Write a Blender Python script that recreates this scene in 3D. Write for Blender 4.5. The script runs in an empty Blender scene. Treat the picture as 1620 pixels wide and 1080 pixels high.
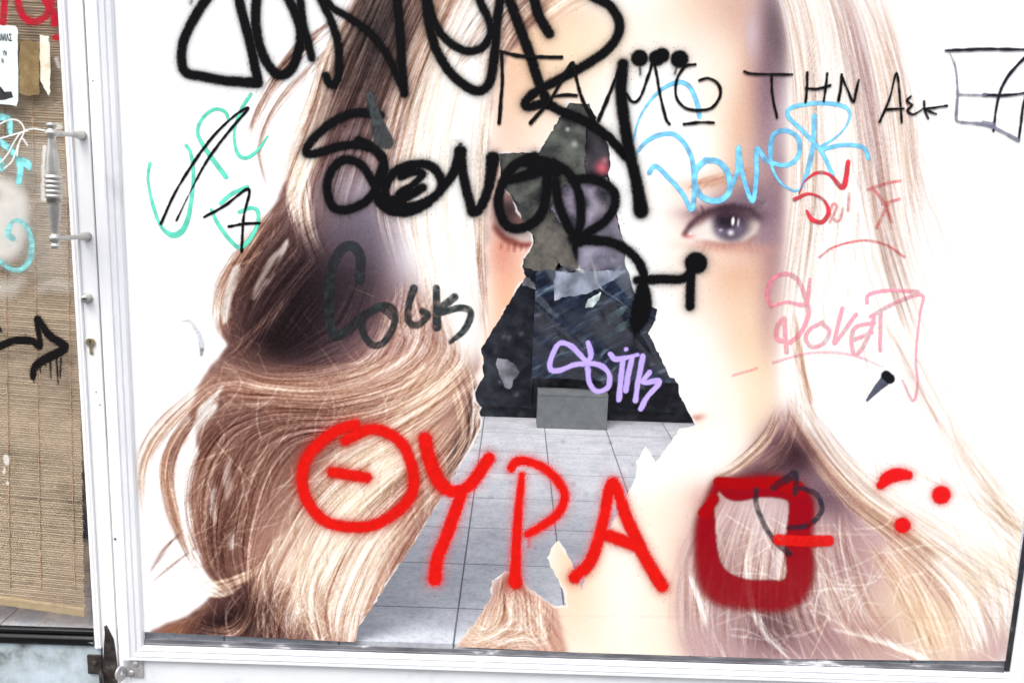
import bpy, bmesh, math, random
import numpy as np
from mathutils import Vector, Matrix

scene = bpy.context.scene
C = scene.collection
R = math.radians
rnd = random.Random(5)

# ---------------------------------------------------------------- camera, sky, sun, exposure
CAM_D, CAM_H, FPX = 2.2, 1.242, 1420.0          # metres in front of the shop window, above the shop floor, focal length in photo pixels
pitch, roll = math.atan(264 / FPX), math.asin(.032)
FW = Vector((0, math.cos(pitch), -math.sin(pitch)))
R0, U0 = Vector((1, 0, 0)), Vector((0, math.sin(pitch), math.cos(pitch)))
RT = math.cos(roll) * R0 + math.sin(roll) * U0
UP = math.cos(roll) * U0 - math.sin(roll) * R0
CP = Vector((0, -CAM_D, CAM_H))
cam_data = bpy.data.cameras.new('camera')
cam_data.sensor_width = 36; cam_data.lens = 36 * FPX / 1620
cam_data.clip_start = .05; cam_data.clip_end = 500
cam = bpy.data.objects.new('camera', cam_data); C.objects.link(cam)
M = Matrix((RT, UP, -FW)).transposed().to_4x4(); M.translation = CP
cam.matrix_world = M
scene.camera = cam

SUN_EL, SUN_AZ = 60, 205        # azimuth clockwise from +y (into the shop): the sun stands behind the photographer, a little to the left
world = bpy.data.worlds.new('World'); scene.world = world; world.use_nodes = True
wn = world.node_tree
sky = wn.nodes.new('ShaderNodeTexSky'); sky.sky_type = 'NISHITA'; sky.sun_disc = False
sky.sun_elevation = R(SUN_EL); sky.sun_rotation = R(SUN_AZ); sky.dust_density = 3
hz = wn.nodes.new('ShaderNodeHueSaturation'); hz.inputs['Saturation'].default_value = .30      # a thinly clouded, greyish sky
wn.links.new(sky.outputs[0], hz.inputs['Color']); wn.links.new(hz.outputs[0], wn.nodes['Background'].inputs[0])
wn.nodes['Background'].inputs[1].default_value = .15
sl = bpy.data.lights.new('sun', 'SUN'); sl.energy = .5; sl.angle = R(24); sl.color = (1, .95, .88)
so = bpy.data.objects.new('sun', sl); C.objects.link(so)
sd = Vector((math.sin(R(SUN_AZ)) * math.cos(R(SUN_EL)), math.cos(R(SUN_AZ)) * math.cos(R(SUN_EL)), math.sin(R(SUN_EL))))
so.rotation_euler = sd.to_track_quat('Z', 'Y').to_euler(); so.location = sd * 20

scene.view_settings.view_transform = 'Standard'; scene.view_settings.look = 'None'
scene.view_settings.gamma = 1; scene.view_settings.use_curve_mapping = False
scene.view_settings.exposure = 1.46
scene.render.engine = 'CYCLES'
scene.cycles.transparent_max_bounces = 24; scene.cycles.max_bounces = 10

# ---------------------------------------------------------------- helpers
def ray(px, py):
    return FW + RT * ((px - 810) / FPX) - UP * ((py - 540) / FPX)
def on_y(px, py, y=0.0):
    """where a measured photo point lies on the vertical plane y (the shop front)"""
    d = ray(px, py); return CP + d * ((y + CAM_D) / d.y)
def on_z(px, py, z=0.0):
    d = ray(px, py); return CP + d * ((z - CAM_H) / d.z)
def on_y_np(px, py, y):
    px, py = np.asarray(px, float), np.asarray(py, float)
    d = [FW[i] + RT[i] * (px - 810) / FPX - UP[i] * (py - 540) / FPX for i in range(3)]
    t = (y + CAM_D) / d[1]
    return np.stack([CP[i] + d[i] * t for i in range(3)], -1)

def link(name, me, mat=None, parent=None, label=None):
    o = bpy.data.objects.new(name, me); C.objects.link(o)
    if mat: me.materials.append(mat)
    if parent: o.parent = parent
    if label: o['label'] = label
    return o
def thing(name, label, cat, group=None):
    o = bpy.data.objects.new(name, None); C.objects.link(o); o.empty_display_size = .1
    return tag(o, label, cat, group)
def tag(o, label, cat, group=None):
    o['label'] = label; o['category'] = cat
    if group: o['group'] = group
    return o
def structure(o):
    o['kind'] = 'structure'; return o
def mesh_of(bm, name, smooth=False):
    me = bpy.data.meshes.new(name)
    bmesh.ops.recalc_face_normals(bm, faces=bm.faces)
    bm.to_mesh(me); bm.free()
    if smooth:
        me.polygons.foreach_set('use_smooth', [True] * len(me.polygons))
    return me
def add_box(bm, x0, x1, y0, y1, z0, z1, bevel=0.0):
    r = bmesh.ops.create_cube(bm, size=1)
    vs = r['verts']
    for v in vs:
        v.co = Vector(((x0 + x1) / 2 + v.co.x * (x1 - x0), (y0 + y1) / 2 + v.co.y * (y1 - y0), (z0 + z1) / 2 + v.co.z * (z1 - z0)))
    if bevel:
        es = list({e for v in vs for e in v.link_edges})
        bmesh.ops.bevel(bm, geom=es, offset=bevel, segments=2, profile=.6, affect='EDGES')
def box(name, mat, parent, *b, bevel=0.0, label=None):
    bm = bmesh.new(); add_box(bm, *b, bevel=bevel)
    return link(name, mesh_of(bm, name), mat, parent, label)
def add_tube(bm, pts, rad, n=12, cap=True):
    pts = [Vector(p) for p in pts]; rings = []
    for i, p in enumerate(pts):
        d = (pts[min(i + 1, len(pts) - 1)] - pts[max(i - 1, 0)]).normalized()
        a = d.cross(Vector((.31, .2, .93))).normalized(); b = d.cross(a)
        r = rad[i] if hasattr(rad, '__len__') else rad
        rings.append([bm.verts.new(p + a * r * math.cos(6.28319 * k / n) + b * r * math.sin(6.28319 * k / n)) for k in range(n)])
    for q, w in zip(rings, rings[1:]):
        for k in range(n): bm.faces.new((q[k], q[(k + 1) % n], w[(k + 1) % n], w[k]))
    if cap:
        bm.faces.new(rings[0]); bm.faces.new(rings[-1])
def ring_frame(name, mat, parent, x0, x1, z0, z1, prof):
    """a moulding mitred round an opening; prof = (outward, y)"""
    bm = bmesh.new(); loops = []
    for u, y in prof:
        loops.append([bm.verts.new(c) for c in ((x0 - u, y, z0 - u), (x1 + u, y, z0 - u), (x1 + u, y, z1 + u), (x0 - u, y, z1 + u))])
    for a, b in zip(loops, loops[1:]):
        for k in range(4): bm.faces.new((a[k], a[(k + 1) % 4], b[(k + 1) % 4], b[k]))
    return link(name, mesh_of(bm, name), mat, parent)

# ---------------------------------------------------------------- materials
def new_mat(name):
    m = bpy.data.materials.new(name); m.use_nodes = True
    nt = m.node_tree; b = nt.nodes['Principled BSDF']
    return m, nt, b
def nnode(nt, kind, **kw):
    n = nt.nodes.new(kind)
    for k, v in kw.items():
        if k in n.inputs: n.inputs[k].default_value = v
        else: setattr(n, k, v)
    return n
def noise(nt, scale, detail=6, rough=.6, stretch=None):
    tc = nt.nodes.new('ShaderNodeTexCoord'); n = nnode(nt, 'ShaderNodeTexNoise', Scale=scale, Detail=detail, Roughness=rough)
    if stretch:
        mp = nt.nodes.new('ShaderNodeMapping'); mp.inputs['Scale'].default_value = stretch
        nt.links.new(tc.outputs['Object'], mp.inputs[0]); nt.links.new(mp.outputs[0], n.inputs['Vector'])
    else: nt.links.new(tc.outputs['Object'], n.inputs['Vector'])
    return n
def ramp(nt, src, stops):
    r = nt.nodes.new('ShaderNodeValToRGB'); e = r.color_ramp.elements
    while len(e) < len(stops): e.new(.5)
    for el, (p, c) in zip(e, stops): el.position = p; el.color = (*c, 1) if len(c) == 3 else c
    nt.links.new(src, r.inputs[0]); return r
def mix(nt, fac, a, b, mode='MIX'):
    m = nt.nodes.new('ShaderNodeMix'); m.data_type = 'RGBA'; m.blend_type = mode
    for sock, v in ((m.inputs[0], fac), (m.inputs[6], a), (m.inputs[7], b)):
        if hasattr(v, 'links') or isinstance(v, bpy.types.NodeSocket): nt.links.new(v, sock)
        elif isinstance(v, (int, float)): sock.default_value = v
        else: sock.default_value = (*v, 1)
    return m.outputs[2]
def bump(nt, b, src, strength, dist=.002):
    n = nnode(nt, 'ShaderNodeBump', Strength=strength, Distance=dist); nt.links.new(src, n.inputs['Height']); nt.links.new(n.outputs[0], b.inputs['Normal'])
def mottled(name, stops, scale=8, rough=.5, metal=0.0, bmp=.15, stretch=None, bscale=None, spec=None, bdist=.002):
    m, nt, b = new_mat(name)
    n = noise(nt, scale, stretch=stretch); r = ramp(nt, n.outputs[0], stops)
    nt.links.new(r.outputs[0], b.inputs['Base Color'])
    b.inputs['Roughness'].default_value = rough; b.inputs['Metallic'].default_value = metal
    if spec is not None: b.inputs['Specular IOR Level'].default_value = spec
    if bmp:
        n2 = noise(nt, bscale or scale * 6, 4); bump(nt, b, n2.outputs[0], bmp, bdist)
    return m
def attr_mat(name, rough, spec=.5, bmp=0.0, bscale=400):
    """colour and cover come from the mesh's own colour attribute"""
    m, nt, b = new_mat(name)
    a = nnode(nt, 'ShaderNodeVertexColor'); a.layer_name = 'Col'
    nt.links.new(a.outputs['Color'], b.inputs['Base Color']); nt.links.new(a.outputs['Alpha'], b.inputs['Alpha'])
    b.inputs['Roughness'].default_value = rough; b.inputs['Specular IOR Level'].default_value = spec
    if bmp: bump(nt, b, noise(nt, bscale, 3).outputs[0], bmp, .0006)
    return m
def lin(c):
    c = np.asarray(c, float); return np.where(c <= .04045, c / 12.92, ((c + .055) / 1.055) ** 2.4)
M_VINYL = attr_mat('printed vinyl', .55, .10, .12, 260)
M_SPRAY = attr_mat('spray paint', .5, .07, .15, 500)
M_MARK = attr_mat('marker ink', .5, .1)
M_FILM = attr_mat('torn film', .45, .35, .4, 120)

def white_paint(name, stops=None, rough=.42, streak=(1, 1, .15)):
    m, nt, b = new_mat(name)
    n = noise(nt, 9, 8, .65, streak); r = ramp(nt, n.outputs[0], stops or [(.24, (.62, .63, .66)), (.38, (.82, .825, .84)), (.7, (.87, .87, .875))])
    n2 = noise(nt, 70, 5, .7); r2 = ramp(nt, n2.outputs[0], [(.17, (.40, .38, .38)), (.24, (1, 1, 1))])
    nt.links.new(mix(nt, 1.0, r.outputs[0], r2.outputs[0], 'MULTIPLY'), b.inputs['Base Color'])
    b.inputs['Roughness'].default_value = rough
    bump(nt, b, noise(nt, 45, 5).outputs[0], .18, .002)
    return m
M_WHITE = white_paint('white gloss paint')
M_BEAD = white_paint('white bead paint', [(.25, (.50, .51, .55)), (.42, (.74, .75, .78)), (.7, (.82, .82, .84))], .38, (.3, 1, .3))
M_PANEL = white_paint('white panel paint', [(.25, (.62, .65, .68)), (.45, (.76, .78, .80)), (.75, (.82, .83, .84))], .5, (1, 1, 1))
M_DPANEL = mottled('blotched door panel', [(.30, (.10, .115, .11)), (.42, (.36, .42, .44)), (.6, (.52, .60, .66)), (.8, (.66, .73, .8))], 11, .5, 0, .25)
M_BLACK = mottled('worn black enamel', [(.35, (.004, .004, .005)), (.60, (.010, .010, .011)), (.63, (.5, .5, .5)), (.75, (.72, .72, .74))], 9, .22, 0, .1, (.5, 1, 5), None, .18)
M_GASKET = mottled('old glazing rubber', [(.3, (.03, .03, .035)), (.5, (.11, .11, .125)), (.60, (.17, .17, .185)), (.68, (.62, .62, .64))], 26, .5, 0, .4, (.25, 1, 1.4))
M_GASKD = mottled('black glazing rubber', [(.3, (.006, .006, .008)), (.6, (.03, .03, .035)), (.72, (.14, .14, .15))], 30, .45, 0, .4)
M_STEEL = mottled('brushed steel', [(.3, (.40, .385, .36)), (.7, (.60, .585, .55))], 30, .38, .75, .15)
M_OLD = mottled('dull galvanised steel', [(.3, (.34, .33, .33)), (.7, (.62, .61, .62))], 40, .5, .6, .3)
M_RUST = mottled('blackened iron', [(.3, (.012, .010, .009)), (.55, (.05, .04, .035)), (.75, (.16, .14, .12))], 40, .6, .3, .5)
M_BRASS = mottled('dull brass', [(.3, (.32, .26, .16)), (.7, (.58, .50, .36))], 40, .4, .8, .1)
M_DARK = mottled('dark keyhole', [(.3, (.005, .005, .005)), (.7, (.012, .012, .012))], 20, .8, 0, 0)

m, nt, b = new_mat('shop glass'); M_GLASS = m
nt.nodes.remove(b)
tr = nnode(nt, 'ShaderNodeBsdfTransparent'); tr.inputs[0].default_value = (.97, .98, .98, 1)
gl = nnode(nt, 'ShaderNodeBsdfGlossy', Roughness=.02); fr = nnode(nt, 'ShaderNodeFresnel', IOR=1.45)
mx = nnode(nt, 'ShaderNodeMixShader'); geo = nt.nodes.new('ShaderNodeNewGeometry'); fm = nnode(nt, 'ShaderNodeMath', operation='MULTIPLY'); fi = nnode(nt, 'ShaderNodeMath', operation='SUBTRACT'); fi.inputs[0].default_value = 1.0
nt.links.new(geo.outputs['Backfacing'], fi.inputs[1]); nt.links.new(fr.outputs[0], fm.inputs[0]); nt.links.new(fi.outputs[0], fm.inputs[1]); nt.links.new(fm.outputs[0], mx.inputs[0]); nt.links.new(tr.outputs[0], mx.inputs[1]); nt.links.new(gl.outputs[0], mx.inputs[2])
nt.links.new(mx.outputs[0], nt.nodes['Material Output'].inputs['Surface'])

# floor tiles: stone mottling and dark joints on the measured 0.308 m grid
m, nt, b = new_mat('floor tiles'); M_TILE = m
tc = nt.nodes.new('ShaderNodeTexCoord'); sep = nt.nodes.new('ShaderNodeSeparateXYZ'); nt.links.new(tc.outputs['Object'], sep.inputs[0])
def mth(op, a, bb=None):
    n = nt.nodes.new('ShaderNodeMath'); n.operation = op
    for s, v in zip(n.inputs, (a, bb)):
        if v is None: continue
        if isinstance(v, (int, float)): s.default_value = v
        else: nt.links.new(v, s)
    return n.outputs[0]
def joint(sock, off, size):
    f = mth('FRACT', mth('DIVIDE', mth('SUBTRACT', sock, off), size))
    d = mth('MINIMUM', f, mth('SUBTRACT', 1.0, f))
    return mth('LESS_THAN', d, .0085)
jx, jy = joint(sep.outputs[0], -.131, .308), joint(sep.outputs[1], .220, .303)
j = mth('MAXIMUM', jx, jy)
n1 = noise(nt, 7, 9, .72, (1, 1.6, 1)); r1 = ramp(nt, n1.outputs[0], [(.34, (.46, .46, .51)), (.5, (.585, .58, .63)), (.64, (.68, .675, .71))])
n3 = noise(nt, 60, 5, .7); r3 = ramp(nt, n3.outputs[0], [(.34, (.74, .74, .75)), (.52, (1, 1, 1))])
base = mix(nt, 1.0, r1.outputs[0], r3.outputs[0], 'MULTIPLY')
nt.links.new(mix(nt, j, base, (.16, .16, .18)), b.inputs['Base Color'])
b.inputs['Roughness'].default_value = .35
bump(nt, b, noise(nt, 50, 5).outputs[0], .12, .002)

M_RWALL = mottled('dark rear wall', [(.3, (.006, .007, .011)), (.7, (.016, .018, .026))], 6, .5, 0, .2)
M_SWALL = mottled('grey side wall', [(.3, (.16, .16, .18)), (.7, (.24, .24, .26))], 5, .8, 0, .2)
M_CABIN = mottled('black cabinet', [(.3, (.004, .0045, .007)), (.5, (.008, .009, .015)), (.66, (.028, .030, .04))], 14, .5, 0, .25, None, None, .12)
M_BOX = mottled('grey box board', [(.3, (.11, .12, .125)), (.7, (.17, .18, .185))], 25, .6, 0, .2)
M_SHEET, nt, b = new_mat('dark blue plastic')
tc = nt.nodes.new('ShaderNodeTexCoord'); mp = nt.nodes.new('ShaderNodeMapping'); mp.vector_type = 'TEXTURE'; mp.inputs['Rotation'].default_value = (0, R(-32), 0); mp.inputs['Scale'].default_value = (.5, .5, .09)
n = nnode(nt, 'ShaderNodeTexNoise', Scale=2.6, Detail=7, Roughness=.65); nt.links.new(tc.outputs['Object'], mp.inputs[0]); nt.links.new(mp.outputs[0], n.inputs['Vector'])
r = ramp(nt, n.outputs[0], [(.36, (.004, .006, .014)), (.52, (.010, .016, .036)), (.60, (.03, .05, .085)), (.68, (.16, .20, .25))]); nt.links.new(r.outputs[0], b.inputs['Base Color']); b.inputs['Roughness'].default_value = .22  # paler stops paint glint streaks into the plastic's colour
M_PAVE = mottled('pavement concrete', [(.3, (.09, .09, .09)), (.7, (.15, .145, .14))], 5, .85, 0, .3)
M_ROAD = mottled('asphalt', [(.3, (.035, .035, .037)), (.7, (.07, .07, .07))], 40, .9, 0, .4)
M_FACADE = mottled('ochre render', [(.3, (.10, .09, .075)), (.7, (.16, .14, .12))], 2, .85, 0, .2)
M_PANE = mottled('dark window pane', [(.3, (.02, .025, .03)), (.7, (.03, .035, .04))], 2, .1, 0, 0)

m, nt, b = new_mat('bamboo slats'); M_BAMBOO = m
n1 = noise(nt, 1, 5, .7, (3, 3, 420)); r1 = ramp(nt, n1.outputs[0], [(.25, (.31, .225, .145)), (.42, (.41, .31, .21)), (.6, (.465, .36, .25)), (.75, (.52, .415, .30))])
n2 = noise(nt, 4, 5, .6, (1, 1, 2.2)); r2 = ramp(nt, n2.outputs[0], [(.3, (.62, .58, .54)), (.55, (1, .98, .96)), (.8, (1.0, 1.0, 1.0))])
nt.links.new(mix(nt, 1.0, r1.outputs[0], r2.outputs[0], 'MULTIPLY'), b.inputs['Base Color']); b.inputs['Roughness'].default_value = .6
M_THREAD = mottled('orange thread', [(.3, (.50, .29, .18)), (.7, (.62, .39, .25))], 60, .8, 0, 0)
M_LATH = mottled('pale wooden lath', [(.3, (.42, .31, .17)), (.7, (.56, .43, .25))], 20, .55, 0, .2, (.3, 1, 3))
M_PAPER = mottled('pale blue flyer paper', [(.3, (.70, .80, .81)), (.7, (.76, .83, .84))], 12, .6, 0, .1)
M_INK = mottled('black print', [(.3, (.012, .012, .016)), (.7, (.03, .03, .035))], 60, .6, 0, 0)
M_GLUE = mottled('brown glue stain', [(.3, (.17, .10, .03)), (.6, (.25, .165, .065)), (.8, (.36, .26, .14))], 45, .5, 0, .6)
M_TAPE = mottled('cream tape', [(.35, (.62, .48, .28)), (.5, (.78, .72, .58)), (.7, (.80, .78, .72))], 18, .5, 0, .3)
# ---------------------------------------------------------------- the printed picture on the vinyl (pure numpy, a colour per mesh vertex)
PX0, PX1, PY0, PY1, CELL = 170, 1736, -124, 1056, 1.35
PW, PH = int((PX1 - PX0) / CELL), int((PY1 - PY0) / CELL)

def spline(pts, step=3.0):
    """Catmull-Rom through the points (any number of columns), resampled about every step."""
    P = np.asarray(pts, float)
    if len(P) < 3:
        n = max(2, int(np.hypot(*(P[-1, :2] - P[0, :2])) / step))
        t = np.linspace(0, 1, n + 1)[:, None]
        return P[0] * (1 - t) + P[-1] * t
    Q = np.vstack([2 * P[0] - P[1], P, 2 * P[-1] - P[-2]])
    out = []
    for i in range(1, len(Q) - 2):
        a, b, c, d = Q[i - 1], Q[i], Q[i + 1], Q[i + 2]
        n = max(2, int(np.hypot(*(c[:2] - b[:2])) / step))
        t = np.linspace(0, 1, n, endpoint=False)[:, None]
        out.append(.5 * (2 * b + (c - a) * t + (2 * a - 5 * b + 4 * c - d) * t ** 2 + (3 * b - a - 3 * c + d) * t ** 3))
    out.append(P[-1:])
    return np.vstack(out)

def in_poly(X, Y, poly):
    poly = np.asarray(poly, float)
    m = np.zeros(X.shape, bool)
    xa, ya = poly[-1]
    for xb, yb in poly:
        c = (yb > Y) != (ya > Y)
        if ya != yb:
            m ^= c & (X < (xa - xb) * (Y - yb) / (ya - yb) + xb)
        xa, ya = xb, yb
    return m

def box_blur(a, r):
    r = int(max(1, round(r)))
    for ax in (0, 1):
        for _ in range(2):
            pad = [(0, 0)] * a.ndim; pad[ax] = (r + 1, r)
            c = np.cumsum(np.pad(a, pad, mode='edge'), axis=ax)
            n = a.shape[ax]
            hi = np.take(c, np.arange(2 * r + 1, 2 * r + 1 + n), axis=ax)
            lo = np.take(c, np.arange(0, n), axis=ax)
            a = (hi - lo) / (2 * r + 1)
    return a

class Print:
    def __init__(s):
        s.rng = np.random.default_rng(11)
        xs = PX0 + (np.arange(PW) + .5) * CELL; ys = PY0 + (np.arange(PH) + .5) * CELL
        s.X, s.Y = np.meshgrid(xs, ys)
        s.img = np.full((PH, PW, 3), 255.0)
        s.clip = None
        s.flow = np.zeros((PH, PW, 3)); s.cov = np.zeros((PH, PW))
    def fbm(s, size, seed):
        r = np.random.default_rng(seed)
        a = r.standard_normal((PH, PW)); a = box_blur(a, size / CELL)
        return a / (a.std() + 1e-9)
    def fill(s, poly, col, feather=4, alpha=1.0, rough=0, seed=0):
        pts = np.array(poly, float)
        X, Y = s.X, s.Y
        if len(pts) > 3 and rough and rough <= 1: pts = spline(np.vstack([pts, pts[:1]]), 4)
        if rough:
            X = X + rough * s.fbm(7, seed + 1); Y = Y + rough * s.fbm(7, seed + 2)
        m = box_blur(in_poly(X, Y, pts).astype(float), feather / CELL)[..., None] * alpha
        s.img = s.img * (1 - m) + np.array(col, float) * m
    def blob(s, x, y, rx, ry, col, alpha=1.0, ang=0, p=1.0):
        a = math.radians(ang); ca, sa = math.cos(a), math.sin(a)
        R = 2.6 * max(rx, ry)
        i0, i1 = max(0, int((y - R - PY0) / CELL)), min(PH, int((y + R - PY0) / CELL) + 1)
        j0, j1 = max(0, int((x - R - PX0) / CELL)), min(PW, int((x + R - PX0) / CELL) + 1)
        if i0 >= i1 or j0 >= j1: return
        dx, dy = s.X[i0:i1, j0:j1] - x, s.Y[i0:i1, j0:j1] - y
        q = ((dx * ca + dy * sa) / rx) ** 2 + ((-dx * sa + dy * ca) / ry) ** 2
        m = alpha * np.exp(-q ** p)
        if s.clip is not None: m = m * s.clip[i0:i1, j0:j1]
        m = m[..., None]
        s.img[i0:i1, j0:j1] = s.img[i0:i1, j0:j1] * (1 - m) + np.array(col, float) * m
    def line(s, P, col, alpha, taper=True, wide=1):
        """thin soft line through already dense points, photo coordinates"""
        n = len(P)
        t = np.linspace(0, 1, n)
        a = np.full(n, alpha) if np.isscalar(alpha) else alpha
        if taper: a = a * np.minimum(1, np.minimum(t, 1 - t) * 7)
        col = np.array(col, float)
        fx = (P[:, 0] - PX0) / CELL - .5; fy = (P[:, 1] - PY0) / CELL - .5
        if wide > 1:
            d = np.gradient(P[:, :2], axis=0); L = np.hypot(d[:, 0], d[:, 1]) + 1e-6
            nx, ny = -d[:, 1] / L, d[:, 0] / L
            k = int(math.ceil(wide))
            offs = np.linspace(-(wide - 1) / 2, (wide - 1) / 2, k)
        else:
            offs = [0]; nx = ny = 0
        for o in offs:
            gx, gy = fx + o * nx, fy + o * ny
            ix, iy = np.floor(gx).astype(int), np.floor(gy).astype(int)
            wx, wy = gx - ix, gy - iy
            for du, dv, w in ((0, 0, (1 - wx) * (1 - wy)), (1, 0, wx * (1 - wy)), (0, 1, (1 - wx) * wy), (1, 1, wx * wy)):
                jx, jy = ix + du, iy + dv
                ok = (jx >= 0) & (jx < PW) & (jy >= 0) & (jy < PH)
                m = (a * w * .82)[ok][:, None]
                s.img[jy[ok], jx[ok]] = s.img[jy[ok], jx[ok]] * (1 - m) + col * m
                s.cov[jy[ok], jx[ok]] += m[:, 0]
    def lock(s, pts, w, n, cols, alpha=.6, t0=(0, .35), t1=(.65, 1), wob=4, wide=1, jit=10, spread=1.0, edge=1.0):
        """n hairs following a guide; w = half width at start, (middle,) end"""
        rng = s.rng
        G = spline(pts, 1.6)
        M = len(G)
        d = np.gradient(G, axis=0); L = np.hypot(d[:, 0], d[:, 1]) + 1e-6
        N = np.stack([-d[:, 1] / L, d[:, 0] / L], 1)
        T = np.linspace(0, 1, M)
        W = np.interp(T, np.linspace(0, 1, len(w)), w)
        th = np.arctan2(d[:, 1], d[:, 0])
        for u in np.linspace(-1, 1, 11):
            q = G + N * (u * W)[:, None]
            jx, jy = ((q[:, 0] - PX0) / CELL).astype(int), ((q[:, 1] - PY0) / CELL).astype(int)
            ok = (jx >= 0) & (jx < PW) & (jy >= 0) & (jy < PH)
            np.add.at(s.flow, (jy[ok], jx[ok]), np.stack([np.cos(2 * th[ok]), np.sin(2 * th[ok]), np.ones(ok.sum())], -1) * (n / 60))
        cols = np.array(cols, float)
        clump = rng.uniform(-1, 1, max(3, n // 9))
        for k in range(n):
            a, b = rng.uniform(*t0), rng.uniform(*t1)
            i0, i1 = int(a * (M - 1)), int(b * (M - 1)) + 1
            if i1 - i0 < 8: continue
            t = T[i0:i1]
            u = rng.choice(clump) + rng.normal(0, .12) if rng.random() < .6 else rng.uniform(-1, 1)
            u2 = u + rng.normal(0, .22) * spread
            uu = u + (u2 - u) * (t - t[0]) / (t[-1] - t[0] + 1e-6)
            ph, fr = rng.uniform(0, 6.28), rng.uniform(.6, 2.2)
            off = uu * W[i0:i1] + wob * rng.normal(0, .6) * np.sin(ph + fr * 6.28 * t)
            P = G[i0:i1] + N[i0:i1] * off[:, None]
            if isinstance(cols[0], np.ndarray):
                c = cols[rng.integers(len(cols))] + rng.normal(0, jit)
            wd = wide if np.isscalar(wide) else rng.uniform(*wide)
            s.line(P, np.clip(c, 0, 255), alpha * rng.uniform(.45, 1), wide=wd)

DK, DB, MB_, MV, TN, TB, BL, CR, WH = (62, 51, 53), (98, 80, 77), (146, 118, 108), (166, 136, 126), (190, 160, 146), (214, 186, 164), (238, 215, 191), (251, 239, 224), (255, 254, 250)
GV, PV, LV = (112, 106, 116), (132, 120, 132), (172, 162, 172)

def streaks(s):
    """noise drawn out along the lie of the hair, so that every patch of it shows fine strands"""
    f = box_blur(s.flow, 9)
    th = .5 * np.arctan2(f[..., 1], f[..., 0]); vx, vy = np.cos(th), np.sin(th)
    r = np.random.default_rng(77)
    out = 0
    for size, wgt, steps in ((0, .8, 34), (1, .8, 44), (3, .25, 44)):
        n = r.standard_normal((PH, PW))
        if size: n = box_blur(n, size); n /= n.std()
        acc = n.copy(); gi, gj = np.mgrid[0:PH, 0:PW].astype(float)
        for sg in (1, -1):
            x, y = gj.copy(), gi.copy(); px, py = vx * sg, vy * sg
            for k in range(steps):
                x = np.clip(x + px * 1.15, 0, PW - 1); y = np.clip(y + py * 1.15, 0, PH - 1)
                ix, iy = np.rint(x).astype(np.int32), np.rint(y).astype(np.int32)
                acc += n[iy, ix]
                qx, qy = vx[iy, ix], vy[iy, ix]
                fl = np.where(qx * px + qy * py < 0, -1.0, 1.0); px, py = qx * fl, qy * fl
        acc -= box_blur(acc, 12); acc /= acc.std()
        out = out + wgt * acc
    return out / out.std()

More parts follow.
